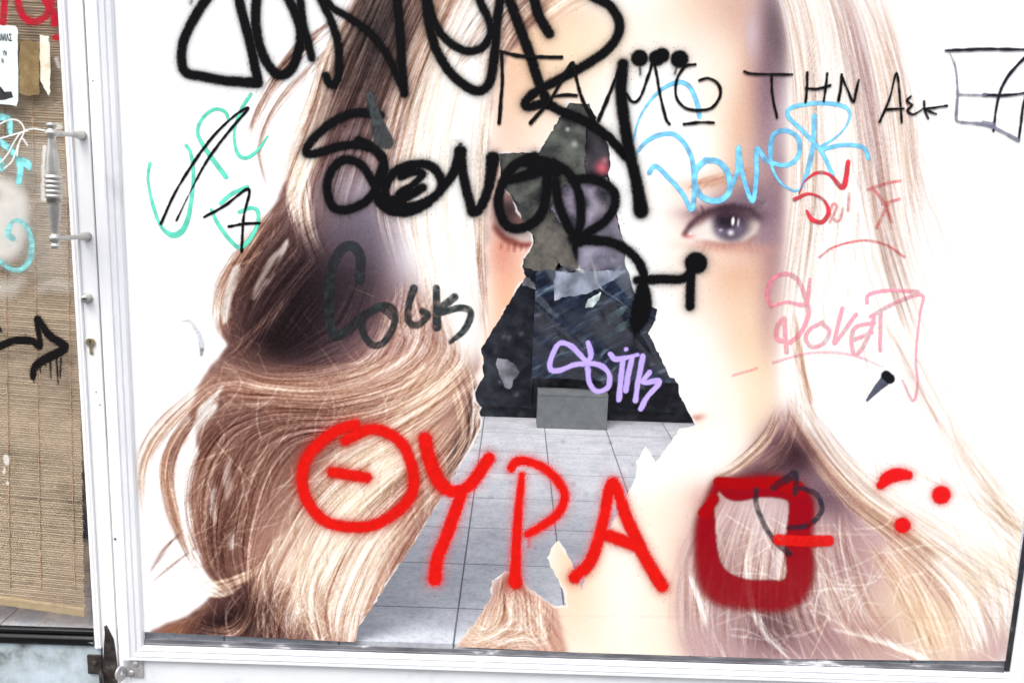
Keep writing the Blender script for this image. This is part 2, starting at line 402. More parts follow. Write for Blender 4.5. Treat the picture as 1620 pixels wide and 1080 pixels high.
def paint_print():
    s = Print()
    F, B, Lk = s.fill, s.blob, s.lock
    # ------------- skin
    B(830, 70, 60, 75, (214, 176, 158), .95); B(800, 110, 45, 50, (150, 122, 122), .55)
    B(890, 60, 110, 55, (236, 205, 178), .8); B(840, 20, 110, 40, (190, 160, 148), .7)
    B(810, 190, 62, 110, (222, 186, 172), 1); B(785, 280, 45, 80, (232, 200, 188), .9)
    B(885, 190, 80, 90, (244, 220, 202), .8); B(800, 470, 70, 110, (232, 186, 164), 1)
    B(790, 400, 40, 50, (206, 152, 138), .9); B(770, 540, 30, 60, (226, 178, 158), .8)
    B(830, 355, 60, 30, (188, 150, 142), .85); B(838, 375, 32, 9, (222, 205, 198), .8, 8)
    B(1110, 10, 75, 60, (226, 190, 168), .85); B(1160, 30, 60, 70, (170, 140, 138), .85)
    B(1185, 130, 34, 150, (206, 172, 158), .95); B(1148, 190, 34, 140, (240, 216, 196), .8)
    B(1215, 130, 30, 170, (140, 122, 132), .98, 3); B(1232, 60, 22, 80, (104, 94, 104), .9, -8)
    B(1190, 55, 12, 40, (190, 182, 194), .6)
    B(1228, 330, 34, 120, (156, 140, 150), .95); B(1212, 430, 26, 120, (176, 154, 160), .9)
    B(1165, 440, 78, 85, (208, 170, 152), 1); B(1110, 480, 60, 60, (240, 214, 196), .5)
    B(1180, 540, 58, 90, (224, 192, 170), .95); B(1212, 540, 16, 90, (196, 168, 164), .8)
    B(1234, 380, 24, 150, (150, 128, 134), .85, 2); B(1205, 330, 50, 60, (150, 132, 140), .75); B(1225, 520, 12, 100, (182, 152, 150), .7)
    B(1075, 330, 40, 60, (236, 206, 188), .6); B(1068, 420, 30, 60, (246, 228, 214), .6); B(1030, 300, 30, 70, (252, 240, 230), .6)
    B(1195, 630, 44, 90, (232, 202, 174), .95); B(1130, 640, 66, 70, (249, 234, 218), .8); B(1150, 730, 60, 40, (250, 236, 220), .7); B(1080, 560, 60, 60, (252, 242, 232), .7)
    B(1102, 661, 13, 6, (178, 128, 122), .9, -14); B(1096, 668, 22, 14, (226, 200, 190), .5)
    B(1010, 660, 22, 10, (220, 180, 170), .35)
    B(850, 110, 95, 75, (224, 186, 160), .65); B(930, 70, 90, 60, (240, 212, 188), .65); B(1120, 120, 40, 110, (244, 220, 202), .6); B(1165, 300, 44, 40, (196, 156, 140), .55); B(1170, 210, 26, 90, (204, 168, 150), .6); B(1060, 40, 60, 50, (244, 220, 202), .6)
    # neck and throat
    F([(900, 780), (1100, 760), (1110, 1060), (900, 1060)], (249, 227, 208), 28)
    B(905, 900, 44, 130, (241, 205, 180), .95); B(1082, 900, 32, 140, (228, 198, 184), .85); B(870, 980, 34, 60, (242, 208, 186), .95)
    B(985, 930, 34, 120, (253, 244, 234), .6)
    # ------------- the eye on the right
    B(1128, 288, 56, 12, (206, 170, 152), .85, -8)
    for k in range(70):
        x = s.rng.uniform(1084, 1172); y = 297 - (x - 1084) * .16 + s.rng.normal(0, 5)
        s.line(spline([(x, y), (x + 11, y - 7), (x + 24, y - 9)], 1), (176, 138, 124), .35)
    B(1150, 330, 62, 22, (150, 132, 142), .95, -6); B(1185, 322, 40, 34, (132, 120, 132), .9)
    B(1205, 360, 30, 34, (152, 136, 146), .85); B(1105, 345, 26, 16, (186, 160, 160), .8, -35)
    B(1150, 392, 66, 9, (196, 158, 148), .9, 3); B(1130, 412, 60, 16, (226, 196, 182), .6)
    F([(1080, 373), (1092, 356), (1108, 342), (1130, 333), (1158, 330), (1184, 335), (1202, 352), (1196, 368), (1178, 380), (1150, 383), (1120, 378), (1096, 378)], (224, 215, 208), 2.4)
    B(1150, 340, 56, 10, (160, 146, 152), .7)
    B(1187, 362, 12, 14, (186, 174, 168), .85); B(1112, 366, 20, 10, (224, 216, 210), .8)
    B(1089, 373, 9, 5, (206, 150, 146), .95); B(1092, 370, 3, 2, (250, 236, 236), .9)
    B(1156, 353, 30, 30, (88, 82, 98), 1, 0, 3); B(1152, 347, 16, 17, (56, 50, 62), .9, 0, 2)
    B(1168, 362, 12, 14, (140, 136, 150), .6); B(1142, 366, 12, 8, (150, 146, 162), .5)
    F([(1078, 372), (1090, 353), (1106, 339), (1130, 328), (1160, 324), (1190, 329), (1208, 350), (1203, 346), (1184, 336), (1158, 334), (1130, 337), (1108, 347), (1092, 362), (1083, 374)], (78, 64, 74), 2.6, .9)
    B(1150, 338, 52, 9, (92, 78, 90), .7, 1); B(1185, 340, 26, 12, (104, 90, 100), .7, 18); B(1110, 348, 20, 7, (120, 96, 104), .6, -38)
    F([(1096, 380), (1120, 381), (1150, 386), (1180, 383), (1200, 368), (1186, 386), (1150, 390), (1116, 386)], (164, 126, 124), 3, .7)
    B(1159.5, 350, 2.4, 7, WH, 1, 4, 2); B(1168, 352, 1.8, 7, (214, 210, 214), .8, 4, 2); B(1156, 368, 5, 5, (224, 220, 228), .9); B(1140, 364, 3, 2, (210, 206, 220), .7)
    for k in range(34):
        x = s.rng.uniform(1112, 1206)
        s.line(spline([(x, 385), (x + (x - 1150) * .06, 391), (x + (x - 1150) * .16 + s.rng.normal(0, 1.5), 395 + s.rng.uniform(0, 8))], 1), (120, 92, 96), .10)
    for k in range(40):
        x = s.rng.uniform(1095, 1206); y = 338 - (x - 1095) * .09
        s.line(spline([(x, y + 2), (x + (x - 1140) * .05, y - 4), (x + (x - 1140) * .16, y - 9 - s.rng.uniform(0, 5))], 1), (80, 66, 78), .28)
    # the eye on the left, mostly torn away
    F([(790, 345), (812, 352), (838, 362), (850, 380), (824, 384), (800, 378), (786, 362)], (196, 182, 178), 3, .9)
    F([(782, 352), (800, 372), (826, 384), (852, 384), (852, 390), (824, 392), (796, 382), (778, 362)], (128, 82, 78), 2.5, .85)
    B(808, 332, 26, 30, (84, 74, 80), .95, 20)
    for k in range(16):
        x = s.rng.uniform(792, 848)
        s.line(spline([(x, 384), (x - 1, 392), (x - 2 + s.rng.normal(0, 1), 394 + s.rng.uniform(0, 8))], 1), (104, 60, 60), .4)
    # ------------- hair on the left, ground tones
    left = [(640, -130), (600, -40), (560, 5), (535, 60), (500, 150), (474, 235), (446, 300), (420, 345), (398, 385), (366, 420), (347, 470), (346, 515), (362, 548), (335, 575), (312, 612), (300, 650), (316, 720), (300, 780), (306, 850), (326, 905), (350, 930), (300, 970), (236, 1000), (236, 1060), (570, 1060), (575, 1000), (640, 890), (700, 800), (760, 690), (758, 560), (772, 440), (768, 250), (780, 120), (860, 20), (900, -130)]
    F(left, (150, 126, 122), 2.5, 1, 2.2, 3)
    s.clip = box_blur(in_poly(s.X, s.Y, left).astype(float), 2)
    B(600, 60, 70, 110, (84, 80, 82), .95, -10); B(560, 150, 60, 90, (104, 88, 90), .95, 15); B(650, 100, 40, 80, (116, 106, 108), .8)
    B(520, 190, 60, 60, (122, 98, 96), .8); B(560, 215, 80, 60, (150, 138, 144), .9); B(570, 300, 80, 60, (178, 172, 180), .9)
    B(590, 360, 90, 60, (142, 138, 150), .95); B(560, 430, 70, 70, (98, 92, 104), .95); B(640, 380, 40, 90, (190, 184, 194), .9)
    B(480, 470, 90, 90, (70, 60, 66), .98); B(430, 430, 50, 90, (104, 86, 88), .85, 30); B(450, 545, 70, 50, (62, 52, 60), .98); B(540, 510, 60, 50, (88, 80, 92), .9); B(395, 560, 50, 40, (120, 98, 96), .8, 30)
    B(610, 560, 80, 60, (158, 134, 136), .9); B(420, 610, 110, 26, (176, 148, 138), .9, -6)
    B(440, 650, 120, 30, (118, 96, 92), .85, -8); B(560, 630, 110, 40, (170, 142, 138), .9, -25); B(650, 600, 60, 60, (196, 164, 150), .8, -50)
    B(360, 720, 60, 90, (122, 98, 94), .9); B(430, 740, 80, 80, (136, 112, 110), .9); B(500, 700, 70, 50, (150, 122, 118), .9, -20); B(350, 850, 36, 90, (120, 94, 90), .9); B(420, 830, 60, 70, (146, 118, 114), .9)
    B(600, 730, 80, 40, (236, 216, 190), .85, -30); B(560, 790, 70, 40, (222, 196, 172), .8, -40); B(660, 700, 60, 60, (190, 158, 140), .8, -50); B(690, 760, 30, 70, (160, 128, 122), .8, 25)
    B(510, 880, 80, 90, (244, 222, 200), .85, 20); B(450, 940, 60, 70, (196, 162, 150), .8); B(560, 960, 60, 70, (230, 200, 184), .8); B(610, 870, 40, 70, (186, 152, 146), .8, 25); B(470, 820, 40, 60, (176, 146, 136), .7)
    B(400, 950, 50, 40, (80, 60, 62), .9); B(345, 985, 60, 26, (78, 60, 62), .98, -14); B(420, 1000, 70, 40, (70, 52, 56), .95); B(275, 1000, 40, 14, (150, 116, 96), .9, -25)
    s.clip = None
    # the bright sheet of hair between cheek and shadow
    F([(742, -10), (800, -20), (790, 60), (776, 150), (762, 260), (766, 420), (770, 520), (752, 590), (722, 560), (680, 470), (648, 400), (640, 300), (648, 230), (668, 160), (700, 80)], (255, 251, 246), 16, .96)
    B(660, 330, 30, 120, (240, 235, 236), .6)
    # ------------- hair on the left, locks
    D1 = [DK, DB, DB, MB_]; D2 = [DB, MB_, MV, MV, TN]; Lg = [BL, CR, CR, WH, TB]
    up = [(650, -120), (605, -30), (575, 40), (545, 120), (510, 200), (480, 270), (440, 330)]
    Lk(up, (34, 40, 18), 170, D2, .5); Lk(up, (26, 30, 14), 60, [TB, BL], .5)
    Lk([(700, -120), (640, 0), (585, 120), (545, 230), (520, 320), (530, 400)], (50, 50, 40), 180, [DK, DB, GV, MB_, PV], .4)
    Lk([(740, -120), (670, 20), (625, 130), (590, 230), (570, 330)], (40, 36, 30), 150, [DB, MV, TN, TB], .42)
    Lk([(770, -100), (705, 20), (665, 110), (635, 210), (620, 320), (650, 440)], (30, 36, 30), 190, [BL, CR, TB, WH, TN, MV], .55)
    Lk([(800, -80), (740, 30), (700, 140), (680, 250), (680, 370), (712, 480), (750, 560)], (22, 30, 40), 200, [WH, WH, CR, BL, TB], .5)
    Lk([(790, 20), (765, 140), (755, 260), (750, 400), (756, 520)], (14, 14, 14), 60, [CR, BL, TN, WH], .5)
    Lk([(752, 300), (762, 420), (775, 560)], (8, 10, 8), 16, [MV, TN, MB_], .55, wob=2)
    Lk([(560, 20), (520, 90), (500, 180), (470, 270), (482, 350), (500, 396), (516, 410)], (6, 22, 8), 170, [BL, CR, TB, TN, WH], .6)
    Lk([(540, 130), (500, 220), (465, 300), (470, 350), (492, 395)], (10, 14, 6), 70, [WH, CR, BL], .6)
    # fly-away strands on the white at top left
    for g, n in (([(560, 10), (500, 60), (455, 110), (425, 150), (398, 205), (392, 250)], 34), ([(560, 50), (510, 90), (470, 130), (430, 180), (410, 240), (425, 300), (436, 320)], 30), ([(548, 30), (480, 66), (430, 130), (405, 190)], 26)):
        Lk(g, (10, 9, 4), n, [MB_, MV, TN, DB], .6, wob=3)
    Lk([(500, 55), (450, 105), (424, 140)], (5, 7, 3), 40, [DB, MB_], .55, wob=1); Lk([(425, 142), (405, 185), (396, 215)], (4, 5, 2), 26, [MV, MB_], .5, wob=1)
    Lk([(490, 150), (440, 220), (420, 280)], (20, 24, 10), 40, [TB, BL, CR], .4)
    # dark bowl, the arc that crosses it, and its left rim
    Lk([(520, 330), (450, 400), (400, 470), (380, 540)], (60, 60, 40), 180, [DK, DB, DB, MB_, DB], .42)
    Lk([(440, 320), (390, 400), (356, 460), (352, 510), (372, 545)], (14, 16, 10), 120, [MB_, MV, TN, TB], .55)
    Lk([(500, 420), (440, 500), (400, 560)], (60, 50, 30), 110, [DK, DK, DB], .42)
    Lk([(505, 410), (470, 450), (430, 500), (385, 545), (345, 575)], (7, 7, 10), 44, [TN, TB, MV, BL], .5, wob=2)
    Lk([(600, 420), (560, 520), (500, 560), (420, 590)], (40, 40, 14), 110, [GV, DB, DK, PV], .35)
    F([(440, 395), (456, 378), (452, 396), (432, 432), (410, 466), (400, 472), (408, 440), (424, 408)], (250, 245, 240), 1.6, .95, .9, 9); F([(436, 410), (446, 400), (428, 440), (420, 440)], (96, 80, 78), 2, .7)
    F([(368, 424), (380, 420), (366, 470), (358, 512), (350, 500), (356, 460)], (250, 246, 240), 1.6, .9, .9, 12)
    F([(376, 428), (382, 424), (368, 474), (366, 500), (362, 500)], (246, 240, 232), 1.6, .7, .9, 12)
    # long sweep to the lower left
    Lk([(735, 560), (670, 600), (590, 620), (500, 632), (420, 622), (345, 590), (320, 575)], (50, 44, 20), 260, [MV, TN, TB, MB_, TN, BL], .5)
    Lk([(740, 590), (660, 640), (560, 660), (460, 660), (370, 650)], (34, 40, 26), 200, [MV, DB, MB_, TN, TB], .45)
    Lk([(600, 470), (670, 520), (690, 560), (640, 610)], (40, 36, 30), 140, [TN, TB, MV, LV, BL], .4)
    Lk([(690, 430), (640, 520), (600, 590), (520, 630)], (40, 40, 24), 150, [TB, TN, MV, LV, CR], .4)
    Lk([(360, 580), (318, 620), (262, 670), (232, 714), (222, 760), (228, 830)], (12, 12, 3), 90, [MB_, MV, TN, TB], .6, wob=3)
    Lk([(380, 590), (320, 650), (282, 700), (268, 750), (275, 810), (300, 870), (330, 915)], (14, 13, 6), 130, [MB_, MV, DB, TN, TB], .58)
    Lk([(300, 660), (266, 710), (262, 760), (284, 830), (318, 895)], (6, 6, 4), 60, [TB, TN, MV], .55)
    Lk([(420, 640), (350, 690), (316, 750), (312, 820), (330, 900), (350, 925)], (26, 22, 12), 160, [DB, MB_, MV, TN], .55)
    Lk([(460, 650), (400, 720), (370, 800), (360, 880), (380, 940)], (50, 46, 20), 220, [DB, MB_, MV, MB_, TN], .42)
    Lk([(236, 780), (236, 840), (252, 860)], (2, 3, 2), 5, [MV, TN], .4); Lk([(300, 830), (262, 868), (232, 915)], (3, 5, 3), 16, [MV, GV, MB_], .55, wob=2); Lk([(330, 850), (280, 885), (228, 930)], (3, 5, 3), 16, [MV, GV, TN], .5, wob=2)
    for poly in ([(300, 690), (338, 640), (345, 645), (306, 700), (290, 760), (292, 830), (310, 900), (300, 880), (284, 810), (284, 740)], [(318, 640), (352, 610), (330, 650), (300, 690)],
                 [(355, 736), (362, 720), (366, 745), (360, 790), (352, 770)], [(334, 780), (340, 765), (342, 800), (336, 830), (330, 810)], [(362, 850), (368, 844), (370, 866), (364, 870)]):
        F(poly, (252, 250, 247), 1.6, .96, .9, 21)
    F([(752, 596), (757, 640), (757, 690), (736, 722), (700, 776), (706, 730), (722, 690), (738, 640)], (78, 70, 78), 4, .9)
    Lk([(690, 530), (720, 580), (742, 640), (742, 700), (706, 772)], (26, 22, 12), 70, [CR, BL, TN, TB, MV], .6)
    Lk([(740, 560), (752, 620), (749, 690), (722, 745)], (5, 7, 6), 14, [CR, WH, BL], .7, wob=2)
    Lk([(716, 520), (690, 590), (640, 650), (590, 690)], (40, 44, 30), 130, [TN, CR, MV, BL, TB], .5)
    # lower left lights and shoulder
    Lk([(300, 925), (350, 925), (400, 905), (430, 880)], (10, 8, 4), 60, [TB, BL, TN, CR], .6, wob=2); Lk([(305, 930), (350, 938), (390, 922)], (4, 5, 3), 30, [CR, BL, WH], .6, wob=2)
    Lk([(700, 640), (640, 690), (560, 740), (500, 800), (470, 860)], (44, 44, 30), 220, [CR, BL, TB, TN, WH, MV], .5)
    Lk([(760, 650), (700, 730), (640, 790), (580, 850), (550, 920)], (30, 40, 40), 260, [CR, TB, TN, MV, BL, DB], .5)
    Lk([(600, 760), (520, 830), (470, 900), (430, 980), (420, 1050)], (50, 46, 40), 230, [CR, BL, TB, TN, MV, WH], .5)
    Lk([(640, 800), (580, 880), (545, 960), (530, 1050)], (40, 40, 44), 240, [CR, BL, TN, TB, WH, MV], .5)
    Lk([(690, 780), (640, 860), (600, 940), (570, 1040)], (16, 16, 14), 130, [MV, MB_, TN, BL], .5)
    Lk([(520, 810), (490, 890), (490, 960), (540, 1050)], (16, 18, 18), 120, [TN, MV, TB, BL, CR], .5)
    Lk([(430, 830), (410, 900), (430, 980), (470, 1040)], (20, 20, 20), 110, [TN, MV, TB, DB], .45)
    Lk([(430, 870), (400, 960), (360, 1000), (310, 992)], (10, 8, 10), 60, [TN, TB, BL, MV], .55)
    Lk([(290, 985), (350, 1000), (400, 1005)], (6, 6, 6), 16, [TN, BL], .5)
    F([(340, 950), (410, 930), (410, 985), (340, 965)], (78, 62, 62), 14, .45)
    for k in range(75):      # bright stray hairs across the lower locks
        x, y = s.rng.uniform(400, 690), s.rng.uniform(650, 990); a = s.rng.uniform(-1.2, 1.2) + 1.8; L = s.rng.uniform(40, 130); c = s.rng.normal(0, 16)
        e = (x + L * math.cos(a), y + L * math.sin(a))
        s.line(spline([(x, y), ((x + e[0]) / 2 + c, (y + e[1]) / 2 + c * .3), e], 1.6), WH if k % 2 else CR, s.rng.uniform(.2, .6))
    for k in range(22):
        x, y = s.rng.uniform(340, 560), s.rng.uniform(380, 640); a = s.rng.uniform(.3, 1.2); L = s.rng.uniform(20, 70)
        s.line(spline([(x, y), (x + L * math.cos(a), y + L * math.sin(a))], 1.6), BL, s.rng.uniform(.25, .65))
    # lock behind the neck, bottom centre
    F([(776, 946), (800, 905), (842, 935), (880, 960), (905, 1060), (716, 1060), (722, 1020)], (190, 156, 146), 4)
    B(800, 930, 30, 30, (150, 116, 110), .8); B(760, 1000, 40, 24, (236, 216, 196), .8, -25)
    for g in ([(800, 900), (790, 960), (770, 1010), (740, 1050)], [(830, 920), (830, 980), (850, 1050)], [(860, 940), (840, 990), (780, 1030)], [(800, 920), (840, 970), (890, 1040)], [(730, 990), (780, 1015), (850, 1020), (890, 1000)]):
        Lk(g, (20, 26, 30), 80, [WH, CR, BL, TN, MV, TB], .6)
    s.clip = box_blur(in_poly(s.X, s.Y, left).astype(float), 2)
    B(590, 70, 46, 100, (84, 80, 84), .6, 8); B(540, 170, 40, 70, (104, 90, 92), .4, 20)
    B(430, 740, 85, 90, (138, 112, 104), .7); B(360, 800, 34, 90, (112, 88, 82), .5); B(470, 690, 80, 34, (112, 88, 86), .5, -15); B(330, 690, 26, 40, (110, 86, 80), .4, -30)
    B(480, 470, 80, 70, (62, 52, 60), .45); B(430, 600, 90, 22, (120, 96, 92), .3, -6)
    s.clip = None
    for k in range(150):
        i = s.rng.integers(4, 28); a0, b0 = np.array(left[i]), np.array(left[min(i + 1, len(left) - 1)])
        p0 = a0 + (b0 - a0) * s.rng.random() + np.array([s.rng.uniform(4, 34), 0]); dv = (b0 - a0) / (np.hypot(*(b0 - a0)) + 1e-6)
        an = math.atan2(dv[1], dv[0]) + s.rng.normal(.0, .35); L = s.rng.uniform(25, 90); c = s.rng.normal(-6, 9)
        e = p0 + L * np.array([math.cos(an), math.sin(an)]); mid = (p0 + e) / 2 + np.array([-c, c * .2])
        s.line(spline([p0, mid, e], 1.6), (MV, TN, TB, MB_, CR)[k % 5], s.rng.uniform(.2, .6))
    # ------------- top centre and the crown
    Lk([(1010, -120), (900, -50), (830, 10), (775, 90), (765, 150)], (36, 26, 10), 150, [TN, MV, TB, BL, CR, DB], .5)
    Lk([(1040, -110), (950, -40), (880, 0), (830, 40)], (40, 26, 14), 120, [CR, BL, TB, TN], .45)
    Lk([(880, -60), (800, 0), (740, 70), (700, 110)], (30, 24, 16), 120, [LV, TN, CR, BL, GV], .45)
    # ------------- hair on the right
    F([(1170, -130), (1236, -60), (1262, 60), (1266, 200), (1252, 360), (1238, 500), (1232, 600), (1262, 660), (1330, 740), (1430, 820), (1640, 960), (1700, 940), (1640, 800), (1560, 640), (1500, 520), (1466, 420), (1450, 280), (1436, 140), (1424, 0), (1400, -130)], (254, 249, 244), 16, 1)
    B(1300, 60, 50, 110, (236, 222, 210), .8); B(1340, 40, 26, 90, (180, 160, 160), .85, -14); B(1366, 140, 20, 80, (152, 138, 148), .9, -10); B(1386, 260, 18, 110, (166, 148, 152), .85, -6); B(1412, 100, 20, 110, (218, 198, 188), .8, -6); B(1436, 220, 18, 80, (224, 206, 196), .8, -6)
    B(1410, 400, 22, 70, (214, 198, 194), .7, -10); B(1256, 260, 12, 220, (246, 232, 214), .7, 2)
    R1 = [CR, WH, BL, LV, TN, WH, MV]
    Lk([(1180, -120), (1245, -20), (1275, 120), (1280, 300), (1262, 460), (1244, 600)], (18, 22, 20), 230, R1, .5)
    Lk([(1230, -120), (1300, 0), (1322, 160), (1326, 330), (1310, 520), (1330, 660)], (28, 30, 40), 210, [WH, CR, BL, LV, WH, WH], .42)
    Lk([(1270, -120), (1320, -10), (1352, 100), (1376, 220), (1394, 340), (1430, 470), (1480, 600)], (14, 18, 22), 170, [LV, TN, MV, PV, BL, WH], .5)
    Lk([(1300, -120), (1370, 0), (1404, 120), (1424, 260), (1440, 360), (1474, 470)], (22, 24, 24), 170, [TN, LV, BL, WH, MV, WH], .45)
    Lk([(1330, -60), (1400, 60), (1440, 180), (1452, 280), (1500, 400), (1560, 560)], (10, 12, 14), 36, [TB, TN, BL, LV], .35)
    for k in range(46):      # fine dark hairs in the pale sheet
        x, y = s.rng.uniform(1270, 1460), s.rng.uniform(230, 560); L = s.rng.uniform(40, 150); q = .12 + (x - 1270) / 900 + s.rng.normal(0, .04)
        s.line(spline([(x, y), (x + q * L * .4, y + L * .5), (x + q * L, y + L)], 1.6), MV if k % 3 else GV, s.rng.uniform(.25, .6))
    Lk([(1250, 480), (1262, 560), (1280, 640), (1290, 680)], (6, 8, 5), 60, [TN, MV, MB_, TB], .5); Lk([(1380, 480), (1430, 560), (1470, 640), (1520, 720)], (14, 16, 10), 46, [TN, LV, MV, BL], .4)
    Lk([(1500, 460), (1560, 540), (1640, 600)], (14, 16, 8), 16, [BL, CR, TB], .3)
    # dark triangle under the jaw and the mass at lower right
    F([(1234, 640), (1262, 664), (1300, 710), (1352, 770), (1440, 850), (1530, 930), (1600, 1000), (1600, 1060), (1080, 1060), (1072, 960), (1078, 880), (1096, 800), (1118, 770), (1160, 742), (1200, 690)], (190, 166, 166), 13, 1, 3, 41)
    B(1250, 720, 46, 40, (92, 72, 82), .95, 40); B(1200, 745, 50, 18, (120, 98, 104), .85, -20); B(1300, 780, 60, 40, (140, 124, 136), .9, 35); B(1210, 850, 60, 60, (208, 196, 202), .8); B(1160, 950, 60, 70, (176, 156, 162), .8); B(1230, 990, 60, 46, (130, 112, 120), .8); B(1330, 900, 70, 60, (172, 154, 162), .8); B(1320, 1010, 90, 40, (160, 138, 142), .75); B(1420, 960, 70, 70, (214, 190, 176), .8, 40); B(1480, 1000, 70, 50, (232, 208, 184), .8, 40)
    B(1112, 790, 26, 30, (200, 160, 150), .5)
    Lk([(1236, 640), (1215, 690), (1170, 735), (1115, 765)], (7, 9, 5), 90, [BL, TN, CR, DB, MV], .55, wob=2)
    Lk([(1250, 600), (1258, 660), (1240, 710), (1190, 750)], (10, 12, 16), 70, [CR, TN, DB, MV], .4)
    Lk([(1246, 600), (1290, 680), (1350, 760), (1440, 830), (1540, 900), (1640, 950)], (16, 20, 40), 300, [CR, BL, LV, TN, WH, MV], .5)
    Lk([(1240, 640), (1290, 720), (1350, 790), (1430, 850), (1520, 930), (1590, 1040)], (10, 16, 40), 260, [MV, MB_, TN, BL, CR], .5)
    Lk([(1330, 700), (1420, 760), (1520, 820), (1640, 880)], (30, 40, 60), 170, [WH, CR, BL, WH], .5)
    Lk([(1480, 620), (1520, 720), (1580, 800), (1650, 860)], (16, 22, 30), 80, [TB, TN, BL, CR, MV], .4)
    Lk([(1540, 760), (1590, 830), (1640, 880)], (24, 30, 30), 80, [TN, TB, MB_, BL, CR, (150, 136, 110)], .45)
    Lk([(1560, 860), (1590, 940), (1600, 1040)], (40, 34, 34), 140, [TN, TB, CR, WH, BL, (160, 140, 112)], .5)
    Lk([(1460, 870), (1520, 940), (1550, 1050)], (16, 18, 24), 150, [WH, WH, CR, BL], .6)
    Lk([(1380, 850), (1440, 930), (1490, 1050)], (26, 26, 26), 200, [BL, TB, TN, CR, MV], .5)
    for g, n in (([(1200, 760), (1170, 860), (1150, 960), (1150, 1050)], 120), ([(1160, 780), (1110, 880), (1100, 980), (1120, 1050)], 90), ([(1260, 760), (1240, 860), (1230, 960), (1260, 1050)], 120), ([(1310, 780), (1320, 880), (1350, 970), (1400, 1050)], 150), ([(1280, 820), (1270, 920), (1290, 990), (1330, 1050)], 120), ([(1220, 780), (1200, 900), (1200, 1050)], 70)):
        Lk(g, (24, 32, 34), n, [LV, MV, MV, CR, BL, TN], .42)
    for g, wd in (([(1180, 850), (1186, 940), (1210, 1000), (1260, 1050)], 2.2), ([(1310, 990), (1390, 1010), (1440, 1030), (1490, 1050)], 3), ([(1090, 900), (1110, 960), (1120, 1000)], 1.5)):
        Lk(g, (5, 5, 5), 14, [WH, CR], .7, wob=1, wide=wd)
    for k in range(150):
        x, y = s.rng.uniform(1110, 1520), s.rng.uniform(800, 1030)
        if y < 760 + (x - 1250) * .5: continue
        a = s.rng.choice([s.rng.normal(-.45, .3), s.rng.normal(.5, .4), s.rng.normal(1.5, .3)]); L = s.rng.uniform(30, 130); c = s.rng.normal(0, 12)
        e = (x + L * math.cos(a), y + L * math.sin(a))
        s.line(spline([(x, y), ((x + e[0]) / 2 + c, (y + e[1]) / 2 + c), e], 1.6), WH if k % 2 else CR, s.rng.uniform(.3, .85), wide=1 if k % 4 else 2)
    # printing: a little softness, then the coarse weave of the vinyl and an uneven ink
    # broad tones laid over the strands: deep shadow high and middle left, lit patches low left
    s.clip = box_blur(in_poly(s.X, s.Y, left).astype(float), 2)
    for q in ((596, 50, 44, 90, (66, 62, 64), .62, 6), (560, 130, 40, 70, (84, 72, 72), .5, 20), (530, 190, 36, 40, (104, 88, 88), .4), (480, 470, 70, 66, (44, 36, 42), .6), (440, 535, 60, 34, (40, 32, 38), .55), (400, 440, 34, 60, (84, 66, 62), .4, 30), (540, 470, 50, 60, (70, 64, 74), .5), (560, 380, 60, 50, (118, 114, 126), .5), (540, 225, 50, 26, (142, 128, 132), .4),
              (352, 985, 50, 16, (58, 44, 46), .5, -12), (400, 962, 30, 28, (62, 48, 50), .45), (390, 700, 40, 50, (124, 100, 94), .3), (470, 650, 90, 18, (112, 88, 84), .35, -8), (350, 860, 24, 60, (88, 68, 64), .45), (640, 760, 24, 50, (128, 98, 92), .4, 25), (650, 870, 22, 60, (132, 102, 98), .4, 28),
              (610, 745, 54, 26, (255, 244, 224), .55, -35), (560, 800, 40, 18, (252, 238, 216), .45, -40), (520, 860, 30, 60, (255, 244, 228), .5, 22), (560, 930, 26, 60, (254, 240, 224), .45, 20), (470, 900, 20, 60, (248, 228, 206), .35, 10), (600, 850, 22, 50, (252, 236, 216), .4, 28), (690, 620, 36, 22, (250, 232, 210), .4, -50), (420, 612, 80, 10, (214, 184, 166), .35, -4)):
        s.blob(*q)
    s.clip = None
    for k in range(330):
        x, y = s.rng.uniform(300, 690), s.rng.uniform(600, 960)
        if not in_poly(np.array([x]), np.array([y]), left)[0]: continue
        a = 1.9 + (y - 780) * -.0012 + s.rng.normal(0, .38); L = s.rng.uniform(40, 140); c = s.rng.normal(0, 14)
        e = (x + L * math.cos(a), y + L * math.sin(a))
        s.line(spline([(x, y), ((x + e[0]) / 2 + c, (y + e[1]) / 2), e], 1.6), (CR, BL, TB, MV, MB_, WH)[k % 6], s.rng.uniform(.2, .6))
    for k in range(150):     # loose pale strands down the right side
        x, y = s.rng.uniform(1340, 1560), s.rng.uniform(180, 760); q = .16 + (x - 1340) / 520 + s.rng.normal(0, .06); L = s.rng.uniform(70, 220)
        s.line(spline([(x, y), (x + q * L * .35, y + L * .5), (x + q * L, y + L)], 1.6), (TB, TN, BL, MV, (214, 196, 170))[k % 5], s.rng.uniform(.15, .5))
    for q in ((1262, 722, 36, 30, (74, 56, 66), .6, 40), (1215, 745, 44, 14, (92, 72, 80), .5, -20), (1310, 790, 46, 24, (112, 92, 100), .5, 38), (1225, 985, 46, 44, (104, 86, 92), .5), (1150, 900, 34, 60, (150, 124, 124), .4), (1340, 880, 50, 40, (158, 132, 134), .4, 30), (1420, 900, 50, 26, (222, 190, 168), .45, 38), (1470, 980, 50, 36, (232, 202, 172), .45, 45), (1380, 1000, 40, 30, (170, 138, 132), .4), (1560, 900, 40, 50, (206, 184, 150), .3, 30)):
        s.blob(*q)
    soft = box_blur(s.img, 1); s.img = s.img * .5 + soft * .5
    st = streaks(s)
    hair = np.clip(box_blur(np.minimum(s.cov, 1.2), 4) * 1.5, 0, 1)
    hair = hair * np.clip((box_blur(s.flow[..., 2], 8) - .02) * 30, 0, 1)
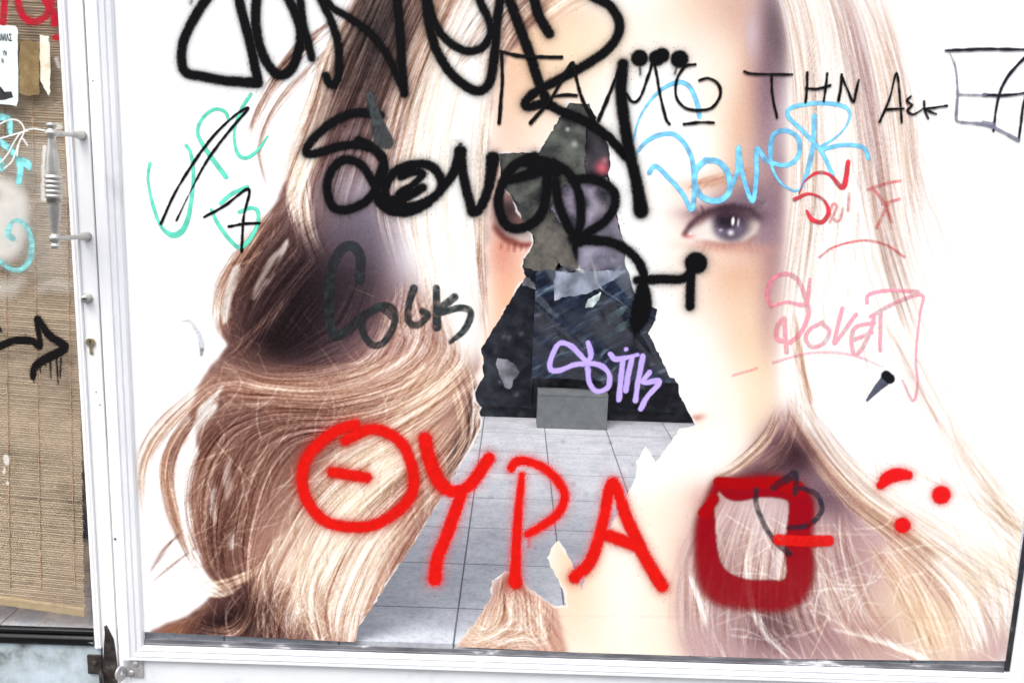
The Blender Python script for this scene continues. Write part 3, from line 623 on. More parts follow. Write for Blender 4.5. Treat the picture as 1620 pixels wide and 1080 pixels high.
    lum = s.img.mean(2) / 255
    amp = 15 * hair * np.clip(1.25 - lum ** 5 * 1.0, 0, 1) * (.55 + .75 * lum)
    tint = np.where(st[..., None] < 0, np.array((.88, 1.0, 1.02)), np.array((1.0, .98, .95)))
    amp = amp * np.where(s.X > 1060, .62, 1.0)
    s.img = np.clip(s.img + (amp * (st + .18 * np.abs(st) * st))[..., None] * tint, 0, 262)
    im = s.img
    x = np.clip(im / 255, 0, 1); im = 255 * (.35 * x + .65 * x * x * (3 - 2 * x)) ** np.array((1.14, 1.19, 1.23))
    g = s.rng.normal(0, 5.0, (PH, PW)); w = 5.5 * np.sin(s.Y * 2 * math.pi / 4.6 + .8 * np.sin(s.X * .11)) * np.sin(s.X * 2 * math.pi / 4.6)
    im = im + .35 * (im - box_blur(im, 2))
    lum = np.clip(im.mean(2) / 255, 0, 1)
    im = im + ((g + w) * (1 - .75 * lum ** 3))[..., None]
    for yy, a in ((974, .07), (377, .025)):       # joins between printed sheets
        k = np.exp(-((s.Y - yy - .004 * (s.X - 800)) / 1.2) ** 2)[..., None] * a
        im = im * (1 - k) + 90 * k
    return np.clip(im, 0, 255) / 255
# ---------------------------------------------------------------- the setting
def sheet(name, x0, x1, y0, y1, z, mat):
    bm = bmesh.new(); bm.faces.new([bm.verts.new(c) for c in ((x0, y0, z), (x1, y0, z), (x1, y1, z), (x0, y1, z))])
    return link(name, mesh_of(bm, name), mat)
structure(sheet('ground', -150, 150, -150, 150, -.52, M_ROAD))
structure(box('pavement', M_PAVE, None, -30, 30, -3.4, -.03, -.516, -.36, bevel=.01))
structure(box('floor', M_TILE, None, -2.6, 2.6, .02, 3.4, -.12, 0))
o = box('shop_wall', M_SWALL, None, -2.75, -2.6, .02, 3.5, -.3, 1.7); tag(o, 'grey side wall inside the shop, beyond the bamboo blind', 'wall')
o = box('shop_wall', M_SWALL, None, 2.6, 2.75, .02, 3.5, -.3, 1.7); tag(o, 'grey side wall inside the shop, behind the right half of the poster', 'wall')
o = box('rear_wall', M_RWALL, None, -2.6, 2.6, 3.4, 3.55, -.3, 2.0); tag(o, 'dark rear wall at the back of the shop', 'wall')

shade_o = box('shade_slab', M_RWALL, None, -2.6, 2.6, 1.95, 3.4, 2.02, 2.1); structure(shade_o)  # unseen slab, added to dim the back of the open-topped shop

# a house added across the street to darken what the glass reflects
t = thing('added_house', 'dim ochre house added across the street to darken reflections in the shop glass', 'house')
box('wall', M_FACADE, t, -16, 14, -19, -14, -.52, 7.5)
for fz in (1.0, 4.2):
    for k in range(9):
        x = -14.5 + k * 3.2
        w = box('window', M_WHITE, t, x, x + 1.2, -14, -13.94, fz, fz + 1.7)
        box('pane', M_PANE, w, x + .08, x + 1.12, -13.94, -13.93, fz + .08, fz + 1.62)

# ---------------------------------------------------------------- shop window: frame, pane, panel
WX0, WX1, WZ0, WZ1 = -.955, 1.352, -.020, 1.74
shop_window = thing('shop_window', 'large shop window in a white moulded frame, covered by the torn poster', 'window')
prof = [(-.002, .004), (0, -.007), (.003, -.011), (.010, -.0125), (.0125, -.0095), (.0155, -.0095), (.0175, -.014), (.0255, -.0155), (.028, -.012), (.031, -.012), (.0325, -.0165), (.0365, -.0165), (.038, -.004)]
frame = ring_frame('frame', M_BEAD, shop_window, WX0, WX1, WZ0, WZ1, prof)
box('stile', M_WHITE, shop_window, WX0 - .066, WX0 - .0385, -.006, .05, -.34, WZ1 + .1, bevel=.0015)
box('stile', M_WHITE, shop_window, WX1 + .0385, WX1 + .16, -.006, .05, -.34, WZ1 + .1, bevel=.0015)
box('lower_panel', M_PANEL, shop_window, WX0 - .038, WX1 + .038, -.0035, .05, -.34, WZ0 - .0385, bevel=.001)
box('upper_panel', M_PANEL, shop_window, WX0 - .038, WX1 + .038, -.0035, .05, WZ1 + .0385, WZ1 + .09, bevel=.001)
bm = bmesh.new(); pp = [(.0165, .002), (.0155, .0002), (.006, -.0012), (.0045, -.003), (-.001, -.0035)]
for (z, y), (z2, y2) in zip(pp, pp[1:]):
    bm.faces.new([bm.verts.new(c) for c in ((WX0 - .001, y, WZ0 + z), (WX1 - .014, y, WZ0 + z), (WX1 - .014, y2, WZ0 + z2), (WX0 - .001, y2, WZ0 + z2))])
link('gasket', mesh_of(bm, 'gasket'), M_GASKET, shop_window, 'grey rubber strip along the foot of the glass')
bm = bmesh.new(); add_box(bm, WX1 - .0135, WX1 - .0015, -.0052, -.001, WZ0 + .006, WZ1)
link('gasket', mesh_of(bm, 'gasket'), M_GASKD, shop_window, 'black rubber strip down the right side')
pane = box('glass_pane', M_GLASS, shop_window, WX0 - .01, WX1 + .01, .0025, .0085, WZ0 - .01, WZ1 + .01)

# bolted padlock plate at the foot of the window's stile
def bolt(name, par, x, z, y, r, mat):
    bm = bmesh.new(); prof_ = [(0, -.0), (r * .55, -.0), (r * .9, .0015), (r, .004)]
    add_tube(bm, [(x, y - .004, z), (x, y - .0032, z), (x, y - .0015, z), (x, y, z)], [r * .45, r * .8, r * .98, r], 16)
    return link(name, mesh_of(bm, name, True), mat, par)
def ring_tab(name, par, c, r, depth, mat, tilt):
    """an upright plate with an eye in it, standing out from the wall"""
    bm = bmesh.new(); n = 22; th = .0035
    c = Vector(c); ax = Vector((math.cos(tilt), math.sin(tilt), 0)); nr = Vector((-ax.y, ax.x, 0)); up = Vector((0, 0, 1))
    vs = []
    for s in (-1, 1):
        out, inn = [], []
        for k in range(n):
            a = 6.28319 * k / n
            o_ = ax * math.cos(a) * r * depth + up * math.sin(a) * r
            out.append(bm.verts.new(c + o_ + nr * th * s)); inn.append(bm.verts.new(c + ax * r * .12 + o_ * .36 + nr * th * s))
        vs.append((out, inn))
    for k in range(n):
        k2 = (k + 1) % n
        for s in (0, 1): bm.faces.new((vs[s][0][k], vs[s][0][k2], vs[s][1][k2], vs[s][1][k]))
        bm.faces.new((vs[0][0][k], vs[0][0][k2], vs[1][0][k2], vs[1][0][k])); bm.faces.new((vs[0][1][k], vs[0][1][k2], vs[1][1][k2], vs[1][1][k]))
    return link(name, mesh_of(bm, name), mat, par)
a, bq = on_y(196, 1042, -.006), on_y(227, 1069, -.006)
plate = box('hasp_plate', M_OLD, shop_window, a.x, bq.x, -.0105, -.0062, bq.z, a.z, bevel=.001)
for q in ((215, 1049), (208, 1064)):
    p_ = on_y(*q, -.0105); bolt('bolt', plate, p_.x, p_.z, -.0105, .0085, M_OLD)
p_ = on_y(190, 1066, -.028); ring_tab('staple_ring', plate, (p_.x, -.024, p_.z), .021, .75, M_OLD, R(62))

# ---------------------------------------------------------------- shop door on the left
DX0, DX1 = -2.35, -1.0245
GX1, GZ0 = -1.083, .006
shop_door = thing('shop_door', 'white framed glass shop door with a turned steel pull handle and lower metal panel', 'door')
box('stile', M_WHITE, shop_door, GX1 + .020, DX1, -.008, .045, -.34, WZ1 + .1, bevel=.0025)
box('stile', M_WHITE, shop_door, DX0, DX0 + .06, -.008, .045, -.34, WZ1 + .1, bevel=.0025)
box('top_rail', M_WHITE, shop_door, DX0 + .0605, GX1 + .0195, -.007, .045, WZ1, WZ1 + .1, bevel=.002)
bm = bmesh.new()
pp = [(0, .006), (.001, -.010), (.004, -.0145), (.011, -.0155), (.0145, -.012), (.0165, -.0155), (.0190, -.0155), (.0202, -.006)]
for (x, y), (x2, y2) in zip(pp, pp[1:]):
    bm.faces.new([bm.verts.new(c) for c in ((GX1 + x, y, -.027), (GX1 + x2, y2, -.027), (GX1 + x2, y2, WZ1), (GX1 + x, y, WZ1))])
bmesh.ops.remove_doubles(bm, verts=bm.verts, dist=1e-5)
link('glazing_bead', mesh_of(bm, 'glazing_bead'), M_WHITE, shop_door)
bm = bmesh.new()      # the black moulded rail under the glass: two half rounds
pp = [(.006, .020), (-.002, .0195), (-.007, .0155), (-.008, .010), (-.0045, .0045), (-.003, .003), (-.010, .001), (-.0145, -.006), (-.0150, -.013), (-.0125, -.020), (-.007, -.025), (-.002, -.027)]
for (y, z), (y2, z2) in zip(pp, pp[1:]):
    bm.faces.new([bm.verts.new(c) for c in ((DX0 + .0605, y, z), (GX1 - .0005, y, z), (GX1 - .0005, y2, z2), (DX0 + .0605, y2, z2))])
bmesh.ops.remove_doubles(bm, verts=bm.verts, dist=1e-5)
link('bottom_rail', mesh_of(bm, 'bottom_rail', True), M_BLACK, shop_door, 'chipped black rail under the glass')
box('lower_panel', M_DPANEL, shop_door, DX0 + .0605, GX1 + .012, -.003, .04, -.34, -.0275, bevel=.001, label='blotched blue grey metal panel')
door_pane = box('glass_pane', M_GLASS, shop_door, DX0 + .05, GX1 + .006, .0070, .0120, GZ0 - .01, WZ1 + .01)
# black strip where door and window meet at the foot
a = on_y(168, 990, -.0085)
bm = bmesh.new()
outl = [(166, 1000), (165, 990), (169, 988), (172, 994), (176, 1002), (180, 1010), (183, 1030), (186, 1050), (186, 1100), (166, 1100), (163, 1060), (164, 1030)]
f_ = bm.faces.new([bm.verts.new(on_y(*q, -.0086)) for q in outl])
bmesh.ops.triangulate(bm, faces=bm.faces)
r_ = bmesh.ops.extrude_face_region(bm, geom=list(bm.faces))
for v in [g for g in r_['geom'] if isinstance(g, bmesh.types.BMVert)]: v.co.y -= .0012
link('foot_strip', mesh_of(bm, 'foot_strip'), M_RUST, shop_door, 'black strip at the foot of the stile')
a, bq = on_y(139, 1034, -.004), on_y(163, 1064, -.004)
plate = box('hasp_plate', M_RUST, shop_door, a.x, bq.x, -.0105, -.0032, bq.z, a.z, bevel=.0015, label='blackened padlock plate')
p_ = on_y(150, 1048, -.0105); bolt('bolt', plate, p_.x, p_.z, -.0105, .0075, M_RUST)
p_ = on_y(158, 1073, -.028); ring_tab('staple_ring', plate, (p_.x, -.024, p_.z), .021, .75, M_RUST, R(118))

# pull handle: turned grip on two rods
HY = -.112
handle = bpy.data.objects.new('pull_handle', None)
top, bot = on_y(81, 193, HY), on_y(88, 394, HY)
Lh = (top - bot).length
prof_h = [(0, .001), (.003, .006), (.010, .0095), (.022, .0118), (.036, .0112), (.046, .0080), (.052, .0074), (.058, .0098), (.070, .0130), (.086, .0140), (.102, .0130), (.114, .0096), (.122, .0084), (.135, .0086), (.18, .0098), (.24, .0124), (.30, .0142), (.35, .0150), (.405, .0160)]
ringz = []
for k in range(5):
    c0 = .412 + k * .037
    ringz += [(c0, .0158), (c0 + .006, .0182), (c0 + .018, .0192), (c0 + .030, .0182), (c0 + .036, .0160)]
half = [(1 - z, r) for z, r in reversed(prof_h)]
pr = prof_h + ringz + half
pr = [(z, r) for i, (z, r) in enumerate(pr)]
bm = bmesh.new()
add_tube(bm, [top.lerp(bot, z) for z, r in pr], [max(.0004, r) for z, r in pr], 28)
grip = link('pull_handle', mesh_of(bm, 'pull_handle', True), M_STEEL, shop_door, 'turned steel pull handle with ringed middle')
bpy.data.objects.remove(handle)
for (g, w) in (((82, 211), (131, 214)), ((87, 377), (139, 374))):
    A, B_ = on_y(*g, HY), on_y(*w, -.008)
    bm = bmesh.new(); n_ = 12
    add_tube(bm, [A.lerp(B_, k / n_) for k in range(n_ + 1)], [.0056] * 8 + [.0060, .0075, .0095, .0108, .0112], 18)
    link('rod', mesh_of(bm, 'rod', True), M_STEEL, grip)
p_ = on_y(139, 471, -.008)
bm = bmesh.new(); q_ = on_y(134, 471, -.03)
add_tube(bm, [p_, p_ + Vector((0, -.004, 0)), p_ + Vector((0, -.0045, 0)), Vector((p_.x, -.026, p_.z)), Vector((p_.x, -.0275, p_.z))], [.0125, .0125, .0098, .0096, .0085], 24)
lk = link('lock_cylinder', mesh_of(bm, 'lock_cylinder', True), M_STEEL, shop_door)
box('key_slot', M_DARK, lk, p_.x - .0045, p_.x + .0045, -.0282, -.027, p_.z - .0014, p_.z + .0014)
p_ = on_y(144, 541, -.008); p2 = on_y(145, 556, -.008)
bm = bmesh.new(); add_tube(bm, [(p_.x, -.0075, p_.z), (p_.x, -.0125, p_.z), (p_.x, -.0135, p_.z)], [.0112, .0112, .0102], 26)
add_box(bm, p2.x - .0042, p2.x + .0042, -.0122, -.0075, p2.z - .006, p_.z - .004, bevel=.0018)
es = link('keyhole_plate', mesh_of(bm, 'keyhole_plate'), M_BRASS, shop_door)
box('key_slot', M_DARK, es, p_.x - .0010, p_.x + .0010, -.0142, -.0132, p_.z - .0050, p_.z + .0030)
bm = bmesh.new(); add_tube(bm, [(p_.x, -.0142, p_.z + .003), (p_.x, -.0133, p_.z + .003)], .0022, 14); link('key_slot', mesh_of(bm, 'key_slot'), M_DARK, es)
for q in ((182, 852), (147, 128), (152, 620), (158, 640)):
    p_ = on_y(*q, -.0085); bm = bmesh.new(); add_tube(bm, [(p_.x, -.0095, p_.z), (p_.x, -.008, p_.z)], .0028 if q[1] == 852 else .0014, 10); link('screw', mesh_of(bm, 'screw'), M_RUST, shop_door)

# ---------------------------------------------------------------- inside the shop
t = thing('black_cabinet', 'black cabinet at the back of the tiled floor, its foot behind the grey box', 'cabinet')
BY = 2.30
xm = on_z(846, 676, 0).x
box('body', M_CABIN, t, -2.3, 2.3, BY + .02, BY + .7, .0, 1.62, bevel=.006)
for k in range(8):
    x0 = xm - 1.6 + k * .53
    box('cabinet_door', M_CABIN, t, x0 + .004, x0 + .526, BY - .002, BY + .0195, .06, 1.58, bevel=.003)
t = thing('grey_box', 'low grey box with a lid standing on the floor tiles', 'box')
a, bq = on_z(849, 677, 0), on_z(957, 673, 0); top = on_y(852, 624, a.y)
box('body', M_BOX, t, a.x, bq.x, a.y, a.y + .12, .0, top.z - .006, bevel=.003)
box('lid', M_BOX, t, a.x, bq.x, a.y - .0008, a.y + .1208, top.z - .0052, top.z + .010, bevel=.002)
# crumpled dark plastic sheet, made up in place of reflections in the pane
r2 = np.random.default_rng(8)
nx, nz = 110, 110
xs = np.linspace(on_y(845, 500, 2.2).x, on_y(1100, 500, 2.2).x + .3, nx); zs = np.linspace(.24, 1.02, nz)
X, Z = np.meshgrid(xs, zs); Yd = np.full_like(X, 2.215)
for k in range(34):
    a = r2.normal(-.9, .35); c = r2.uniform(-1.2, 1.2); u = (X - xs.mean()) * math.sin(-a) + (Z - .62) * math.cos(a)
    v_ = (X - xs.mean()) * math.cos(a) - (Z - .62) * math.sin(-a)
    Yd -= r2.uniform(.008, .045) * np.exp(-((u - c * .6) / r2.uniform(.018, .07)) ** 2) * (.5 + .5 * np.sin(v_ * r2.uniform(3, 9) + k))
Yd -= .10 * np.exp(-((Z - .66) / .18) ** 2) * np.exp(-((X - .55) / .4) ** 2)
bm = bmesh.new(); V = [[bm.verts.new((X[i, k], Yd[i, k], Z[i, k])) for k in range(nx)] for i in range(nz)]
for i in range(nz - 1):
    for k in range(nx - 1): bm.faces.new((V[i][k], V[i][k + 1], V[i + 1][k + 1], V[i + 1][k]))
o = link('reflection_sheet', mesh_of(bm, 'reflection_sheet', True), M_SHEET); tag(o, 'crumpled dark blue plastic sheet standing in for reflections in the glass', 'plastic sheet')

# ---------------------------------------------------------------- bamboo blind behind the door glass
blind = thing('bamboo_blind', 'brown bamboo roller blind hanging behind the door glass', 'blind')
YB = .030
bm = bmesh.new()
zt, zb = 1.72, on_y(133, 972, YB).z + .018
n_ = int((zt - zb) / .0062)
for k in range(n_):
    z = zb + k * .0062
    tl_ = (1 - min(1, max(0, (z - zb) / 1.4)))       # the blind hangs a little crooked
    xr = on_y(111, 0, YB).x * (1 - tl_) + on_y(134, 960, YB).x * tl_ + rnd.uniform(-.0015, .0015)
    dz = .075 * tl_
    dyy = rnd.uniform(-.0012, .0012)
    p0, p1, = Vector((-2.3, YB + dyy, z + .022 + dz * .9)), Vector((xr, YB + dyy, z))
    a = [bm.verts.new(p0 + Vector((0, y, h))) for y, h in ((0, -.0031), (-.0014, -.0012), (-.0014, .0012), (0, .0031))]
    c = [bm.verts.new(p1 + Vector((0, y, h))) for y, h in ((0, -.0031), (-.0014, -.0012), (-.0014, .0012), (0, .0031))]
    for q in range(3): bm.faces.new((a[q], c[q], c[q + 1], a[q + 1]))
link('slats', mesh_of(bm, 'slats'), M_BAMBOO, blind)
def lath_z(x, e):   # crooked foot of the blind
    A, B_ = on_y(0, 951 + e, YB), on_y(133, 970 + e, YB); return A.z + (B_.z - A.z) * (x - A.x) / (B_.x - A.x)
xr = on_y(134, 962, YB).x
bm = bmesh.new(); add_box(bm, -2.3, xr + .002, YB - .008, YB + .004, -.012, .012, bevel=.003)
for v in bm.verts: v.co.z += lath_z(v.co.x, -3)
link('bottom_lath', mesh_of(bm, 'bottom_lath'), M_LATH, blind)
for q in ((5, 17), (50, 66), (101, 119)):
    A, B_ = on_y(q[0], 60, YB), on_y(q[1], 930, YB)
    bm = bmesh.new(); pts = []
    for k in range(160):
        p_ = A.lerp(B_, k / 159); p_.y = YB - .0032 + .0008 * math.sin(k * 2.1); p_.x += .0008 * math.sin(k * .9); pts.append(p_)
    add_tube(bm, pts, .0013, 6); link('thread', mesh_of(bm, 'thread'), M_THREAD, blind)
box('backing', M_SWALL, blind, -2.3, xr - .004, YB + .012, YB + .014, lath_z(-1.3, 0), 1.72)
# dim partition behind the door, so that the gap round the blind stays dark
o = box('partition', M_SWALL, None, -2.59, -.99, .30, .34, .001, 2.2); tag(o, 'dim grey partition seen in the gap beside and below the bamboo blind', 'partition')
# ---------------------------------------------------------------- torn vinyl poster
HOLE = [(901, 163), (917, 164), (933, 165), (941, 184), (953, 207), (961, 228), (965, 244), (966, 262), (962, 274), (968, 300), (976, 332), (978, 352), (986, 378), (990, 400), (989, 418), (996, 434), (1003, 462), (1012, 476), (1040, 489), (1037, 506), (1025, 527), (1036, 548), (1060, 597), (1067, 598), (1073, 607), (1074, 622), (1086, 646), (1100, 672), (1088, 676), (1077, 677), (1064, 694), (1055, 706), (1037, 732), (1029, 716), (1022, 705), (1014, 718), (1006, 730), (1008, 741), (1003, 760), (992, 783), (983, 802), (971, 822), (955, 850), (936, 880), (926, 904), (920, 934), (910, 901), (899, 880), (891, 864), (884, 854), (875, 862), (865, 881), (877, 905), (889, 930), (896, 957), (877, 957), (861, 948), (846, 934), (838, 932), (824, 914), (811, 904), (798, 903), (786, 913), (778, 918), (775, 932), (779, 942), (772, 952), (756, 978), (740, 998), (728, 1012), (716, 1036), (640, 1060), (556, 1060), (562, 1016), (566, 993), (590, 958), (622, 908), (660, 850), (694, 795), (712, 763), (737, 722), (752, 700), (759, 680), (763, 664), (758, 652), (762, 645), (754, 634), (752, 620), (757, 609), (766, 594), (763, 580), (765, 570), (761, 551), (768, 541), (800, 488), (832, 437), (826, 422), (828, 410), (838, 398), (844, 382), (842, 370), (832, 362), (822, 336), (808, 309), (800, 300), (793, 280), (790, 243), (815, 242), (852, 242), (880, 196)]
def ragged(poly, amp, seed, step=5):
    r = np.random.default_rng(seed); out = []
    P = np.array(poly + [poly[0]], float)
    for a, b in zip(P, P[1:]):
        n = max(1, int(np.hypot(*(b - a)) / step))
        for k in range(n):
            out.append(a + (b - a) * k / n + (r.normal(0, amp, 2) if k else 0))
    return np.array(out)
HOLE_R = ragged(HOLE, .7, 4)
SHEET = [(PX0, PY0), (PX1, PY0), (1655, 400), (1622, 800), (1592, 1044), (1584, 1045), (1250, 1042), (902, 1031), (562, 1015), (231, 999), (150, 990)]

def near_edge(px, py, poly, reach):
    """nearest point on a polygon's outline for points within reach"""
    best = np.full(px.shape, 1e9); bx, by = px.copy(), py.copy()
    P = np.vstack([poly, poly[:1]])
    for a, b in zip(P, P[1:]):
        lo, hi = np.minimum(a, b) - reach, np.maximum(a, b) + reach
        k = np.where((px > lo[0]) & (px < hi[0]) & (py > lo[1]) & (py < hi[1]))[0]
        if not len(k): continue
        d = b - a; L = d @ d + 1e-9
        t = np.clip(((px[k] - a[0]) * d[0] + (py[k] - a[1]) * d[1]) / L, 0, 1)
        qx, qy = a[0] + t * d[0], a[1] + t * d[1]
        e = np.hypot(px[k] - qx, py[k] - qy); m = e < best[k]
        kk = k[m]; best[kk] = e[m]; bx[kk] = qx[m]; by[kk] = qy[m]
    m = best < reach
    return np.where(m, bx, px), np.where(m, by, py)

def grid_object(name, px, py, rgba, keep, y, mat, parent=None, label=None):
    """a flat mesh on plane y: one vertex per sample, faces where keep, colours as a vertex attribute (linear)"""
    h, w = px.shape
    used = np.zeros((h, w), bool)
    used[:-1, :-1] |= keep; used[1:, :-1] |= keep; used[:-1, 1:] |= keep; used[1:, 1:] |= keep
    idx = np.full((h, w), -1); idx[used] = np.arange(used.sum())
    f = np.stack([idx[1:, :-1], idx[1:, 1:], idx[:-1, 1:], idx[:-1, :-1]], -1)[keep]
    co = on_y_np(px[used], py[used], y).astype(np.float32)
    me = bpy.data.meshes.new(name)
    me.vertices.add(len(co)); me.vertices.foreach_set('co', co.ravel())
    me.loops.add(f.size); me.loops.foreach_set('vertex_index', f.ravel().astype(np.int32))
    me.polygons.add(len(f)); me.polygons.foreach_set('loop_start', np.arange(0, f.size, 4, dtype=np.int32))
    me.update(calc_edges=True)
    at = me.color_attributes.new('Col', 'FLOAT_COLOR', 'POINT')
    at.data.foreach_set('color', rgba[used].astype(np.float32).ravel())
    return link(name, me, mat, parent, label)

pic = paint_print()
xs = PX0 + (np.arange(PW) + .5) * CELL; ys = PY0 + (np.arange(PH) + .5) * CELL
GX, GY = np.meshgrid(xs, ys)
gx, gy = GX.ravel(), GY.ravel()
for poly in (HOLE_R, np.array(SHEET, float)): gx, gy = near_edge(gx, gy, poly, CELL * .62)
gx, gy = gx.reshape(GX.shape), gy.reshape(GX.shape)
cx = (gx[:-1, :-1] + gx[1:, 1:] + gx[:-1, 1:] + gx[1:, :-1]) / 4; cy = (gy[:-1, :-1] + gy[1:, 1:] + gy[:-1, 1:] + gy[1:, :-1]) / 4
keep = in_poly(cx, cy, SHEET) & ~in_poly(cx, cy, HOLE_R)
nx_, ny_ = near_edge(GX.ravel(), GY.ravel(), HOLE_R, 6)
rim = np.hypot(nx_ - GX.ravel(), ny_ - GY.ravel()).reshape(GX.shape); moved = (nx_ != GX.ravel()).reshape(GX.shape) & ~in_poly(GX, GY, HOLE_R)
rw = box_blur(np.random.default_rng(6).standard_normal(GX.shape), 4); rw = 1.3 + 1.6 * rw / rw.std()
rim = np.where(moved, np.clip(rw - rim + .5, 0, 1), 0)[..., None] * .8
pic = pic * (1 - rim) + np.array((.93, .92, .91)) * rim
rgba = np.concatenate([lin(pic) * .88, np.ones((PH, PW, 1))], -1)
poster = grid_object('poster', gx, gy, rgba, keep, 0.0, M_VINYL)
tag(poster, 'huge torn vinyl poster of a blonde woman’s face covered in graffiti on the shop window', 'poster')

# scraps of grey film that stayed on the glass when the middle was torn out
def scrap(name, poly, col, seed, label, alpha=1.0, y=.0012, vary=.25, hi=None, amp=.8):
    P = ragged(poly, amp, seed, 6); cs = 1.5
    x0, y0 = P.min(0) - 3; x1, y1 = P.max(0) + 3
    X, Y = np.meshgrid(np.arange(x0, x1, cs), np.arange(y0, y1, cs))
    sx, sy = near_edge(X.ravel(), Y.ravel(), P, cs * .62); sx, sy = sx.reshape(X.shape), sy.reshape(X.shape)
    kx = (sx[:-1, :-1] + sx[1:, 1:]) / 2; ky = (sy[:-1, :-1] + sy[1:, 1:]) / 2
    k = in_poly(kx, ky, P)
    r = np.random.default_rng(seed)
    n = box_blur(r.standard_normal(X.shape), 5); n /= n.std() + 1e-9
    n2 = box_blur(r.standard_normal(X.shape), 1); n2 /= n2.std() + 1e-9
    c = lin(np.array(col, float) / 255) * (1 + vary * n + .12 * n2)[..., None]
    if hi is not None:
        for (hx, hy, hr, hc, ha) in hi:
            m = ha * np.exp(-((X - hx) ** 2 + (Y - hy) ** 2) / hr ** 2)[..., None]; c = c * (1 - m) + lin(np.array(hc) / 255) * m
    a = np.clip(alpha * (1 + .25 * n), 0, 1)[..., None]
    return grid_object(name, sx, sy, np.concatenate([np.clip(c, .002, .9), a], -1), k, y, M_FILM, poster, label)
scrap('film_scrap', [(790, 243), (852, 242), (880, 196), (901, 163), (933, 165), (928, 200), (925, 250), (926, 282), (900, 282), (872, 300), (846, 330), (826, 356), (820, 320), (800, 300)], (78, 80, 75), 51, 'olive grey film left at the top of the tear', .93,
      hi=[(880, 222, 14, (98, 106, 94), .6), (909, 228, 5, (160, 166, 160), .8), (898, 205, 3, (200, 200, 200), .9), (846, 262, 16, (96, 92, 104), .7)])
scrap('film_scrap', [(929, 200), (945, 196), (956, 218), (966, 246), (962, 276), (944, 284), (926, 282), (926, 250)], (54, 49, 55), 52, 'dark plum film beside the olive piece', .93, hi=[(953, 266, 9, (206, 92, 108), .85), (957, 254, 5, (180, 120, 130), .6)])
scrap('film_scrap', [(872, 300), (900, 282), (880, 310), (872, 330), (884, 350), (900, 370), (908, 400), (916, 424), (898, 432), (880, 428), (845, 428), (828, 422), (827, 410), (836, 398), (846, 384), (842, 368), (826, 356), (846, 330)], (92, 88, 82), 53, 'long brownish grey strip of torn film', .96, vary=.2)
scrap('film_scrap', [(872, 330), (882, 308), (900, 283), (926, 282), (944, 285), (960, 280), (974, 330), (978, 360), (986, 384), (990, 424), (955, 427), (918, 426), (908, 398), (900, 370), (884, 350)], (124, 116, 132), 54, 'lilac grey translucent film', .9, hi=[(940, 330, 14, (206, 198, 214), .8), (936, 392, 30, (160, 154, 172), .8), (955, 352, 20, (120, 112, 128), .6)])
scrap('film_scrap', [(881, 412), (889, 420), (899, 431), (912, 430), (918, 427), (955, 428), (991, 428), (978, 438), (956, 450), (934, 462), (912, 468), (894, 470), (877, 476), (876, 455)], (132, 138, 154), 55, 'pale blue grey film with a sharp point', .92, hi=[(930, 440, 26, (150, 156, 172), .7), (880, 473, 8, (190, 194, 204), .8)])
scrap('film_scrap', [(787, 566), (802, 568), (816, 578), (822, 588), (812, 600), (806, 616), (797, 608), (791, 596), (786, 580)], (112, 112, 120), 56, 'small grey leaf shaped film', .8, amp=1.6)
scrap('film_scrap', [(830, 437), (838, 440), (846, 450), (848, 458), (834, 452), (826, 452)], (104, 104, 112), 57, 'tiny grey film corner', .75)

# dusty specks and painted haze over the glass, then streaks
def dust_haze(name, parent, box_, y, col, a0, a1, seed, label, cs=2.0, sx=1, sy=1):
    X, Y = np.meshgrid(np.arange(box_[0], box_[2], cs), np.arange(box_[1], box_[3], cs)); r = np.random.default_rng(seed)
    def nz(k):
        n = box_blur(r.standard_normal(X.shape), k); return n / n.std()
    n = .5 * nz(18) + .5 * nz(6) + .35 * nz(2) + .25 * nz(1)
    a = np.clip(a0 + a1 * n, 0, .9)
    a = a * np.where(Y < 230, .35, 1.0) if 'door' in label else a
    sp = (r.random(X.shape) > .9992); sp = np.clip(box_blur(sp.astype(float), 1) * 7, 0, 1); a = np.maximum(a, sp * .5)
    e = np.minimum.reduce([X - box_[0], box_[2] - X, Y - box_[1], box_[3] - Y]); a = a * np.clip(e / 14, 0, 1)
    c = np.broadcast_to(lin(np.array(col, float) / 255), X.shape + (3,))
    k = np.ones((X.shape[0] - 1, X.shape[1] - 1), bool)
    return grid_object(name, X, Y, np.concatenate([c, a[..., None]], -1), k, y, M_FILM, parent, label)
dust_haze('dust_haze', pane, (715, 130, 1125, 1040), .0020, (112, 116, 126), .02, .05, 91, 'thin grey painted haze and specks on the bare glass')
for P_, l_ in (([(930, 474), (944, 466), (951, 462), (948, 474), (938, 486), (926, 487)], 'white dried glue drop on the bare glass'), ([(958, 500), (978, 488), (996, 478), (990, 490), (972, 508), (962, 514)], 'grey green painted glint smear'), ([(968, 520), (1000, 500), (1020, 492), (1004, 510), (980, 526)], 'faint grey green smear beside the black tail')):
    scrap('glue_glint', P_, (176, 186, 186) if 'white' in l_ else (84, 100, 108), 60 + len(l_), l_, .8 if 'white' in l_ else .5, .0010, .3, None, 1.2)  # grey green smears paint reflected glints; the white drop is glue

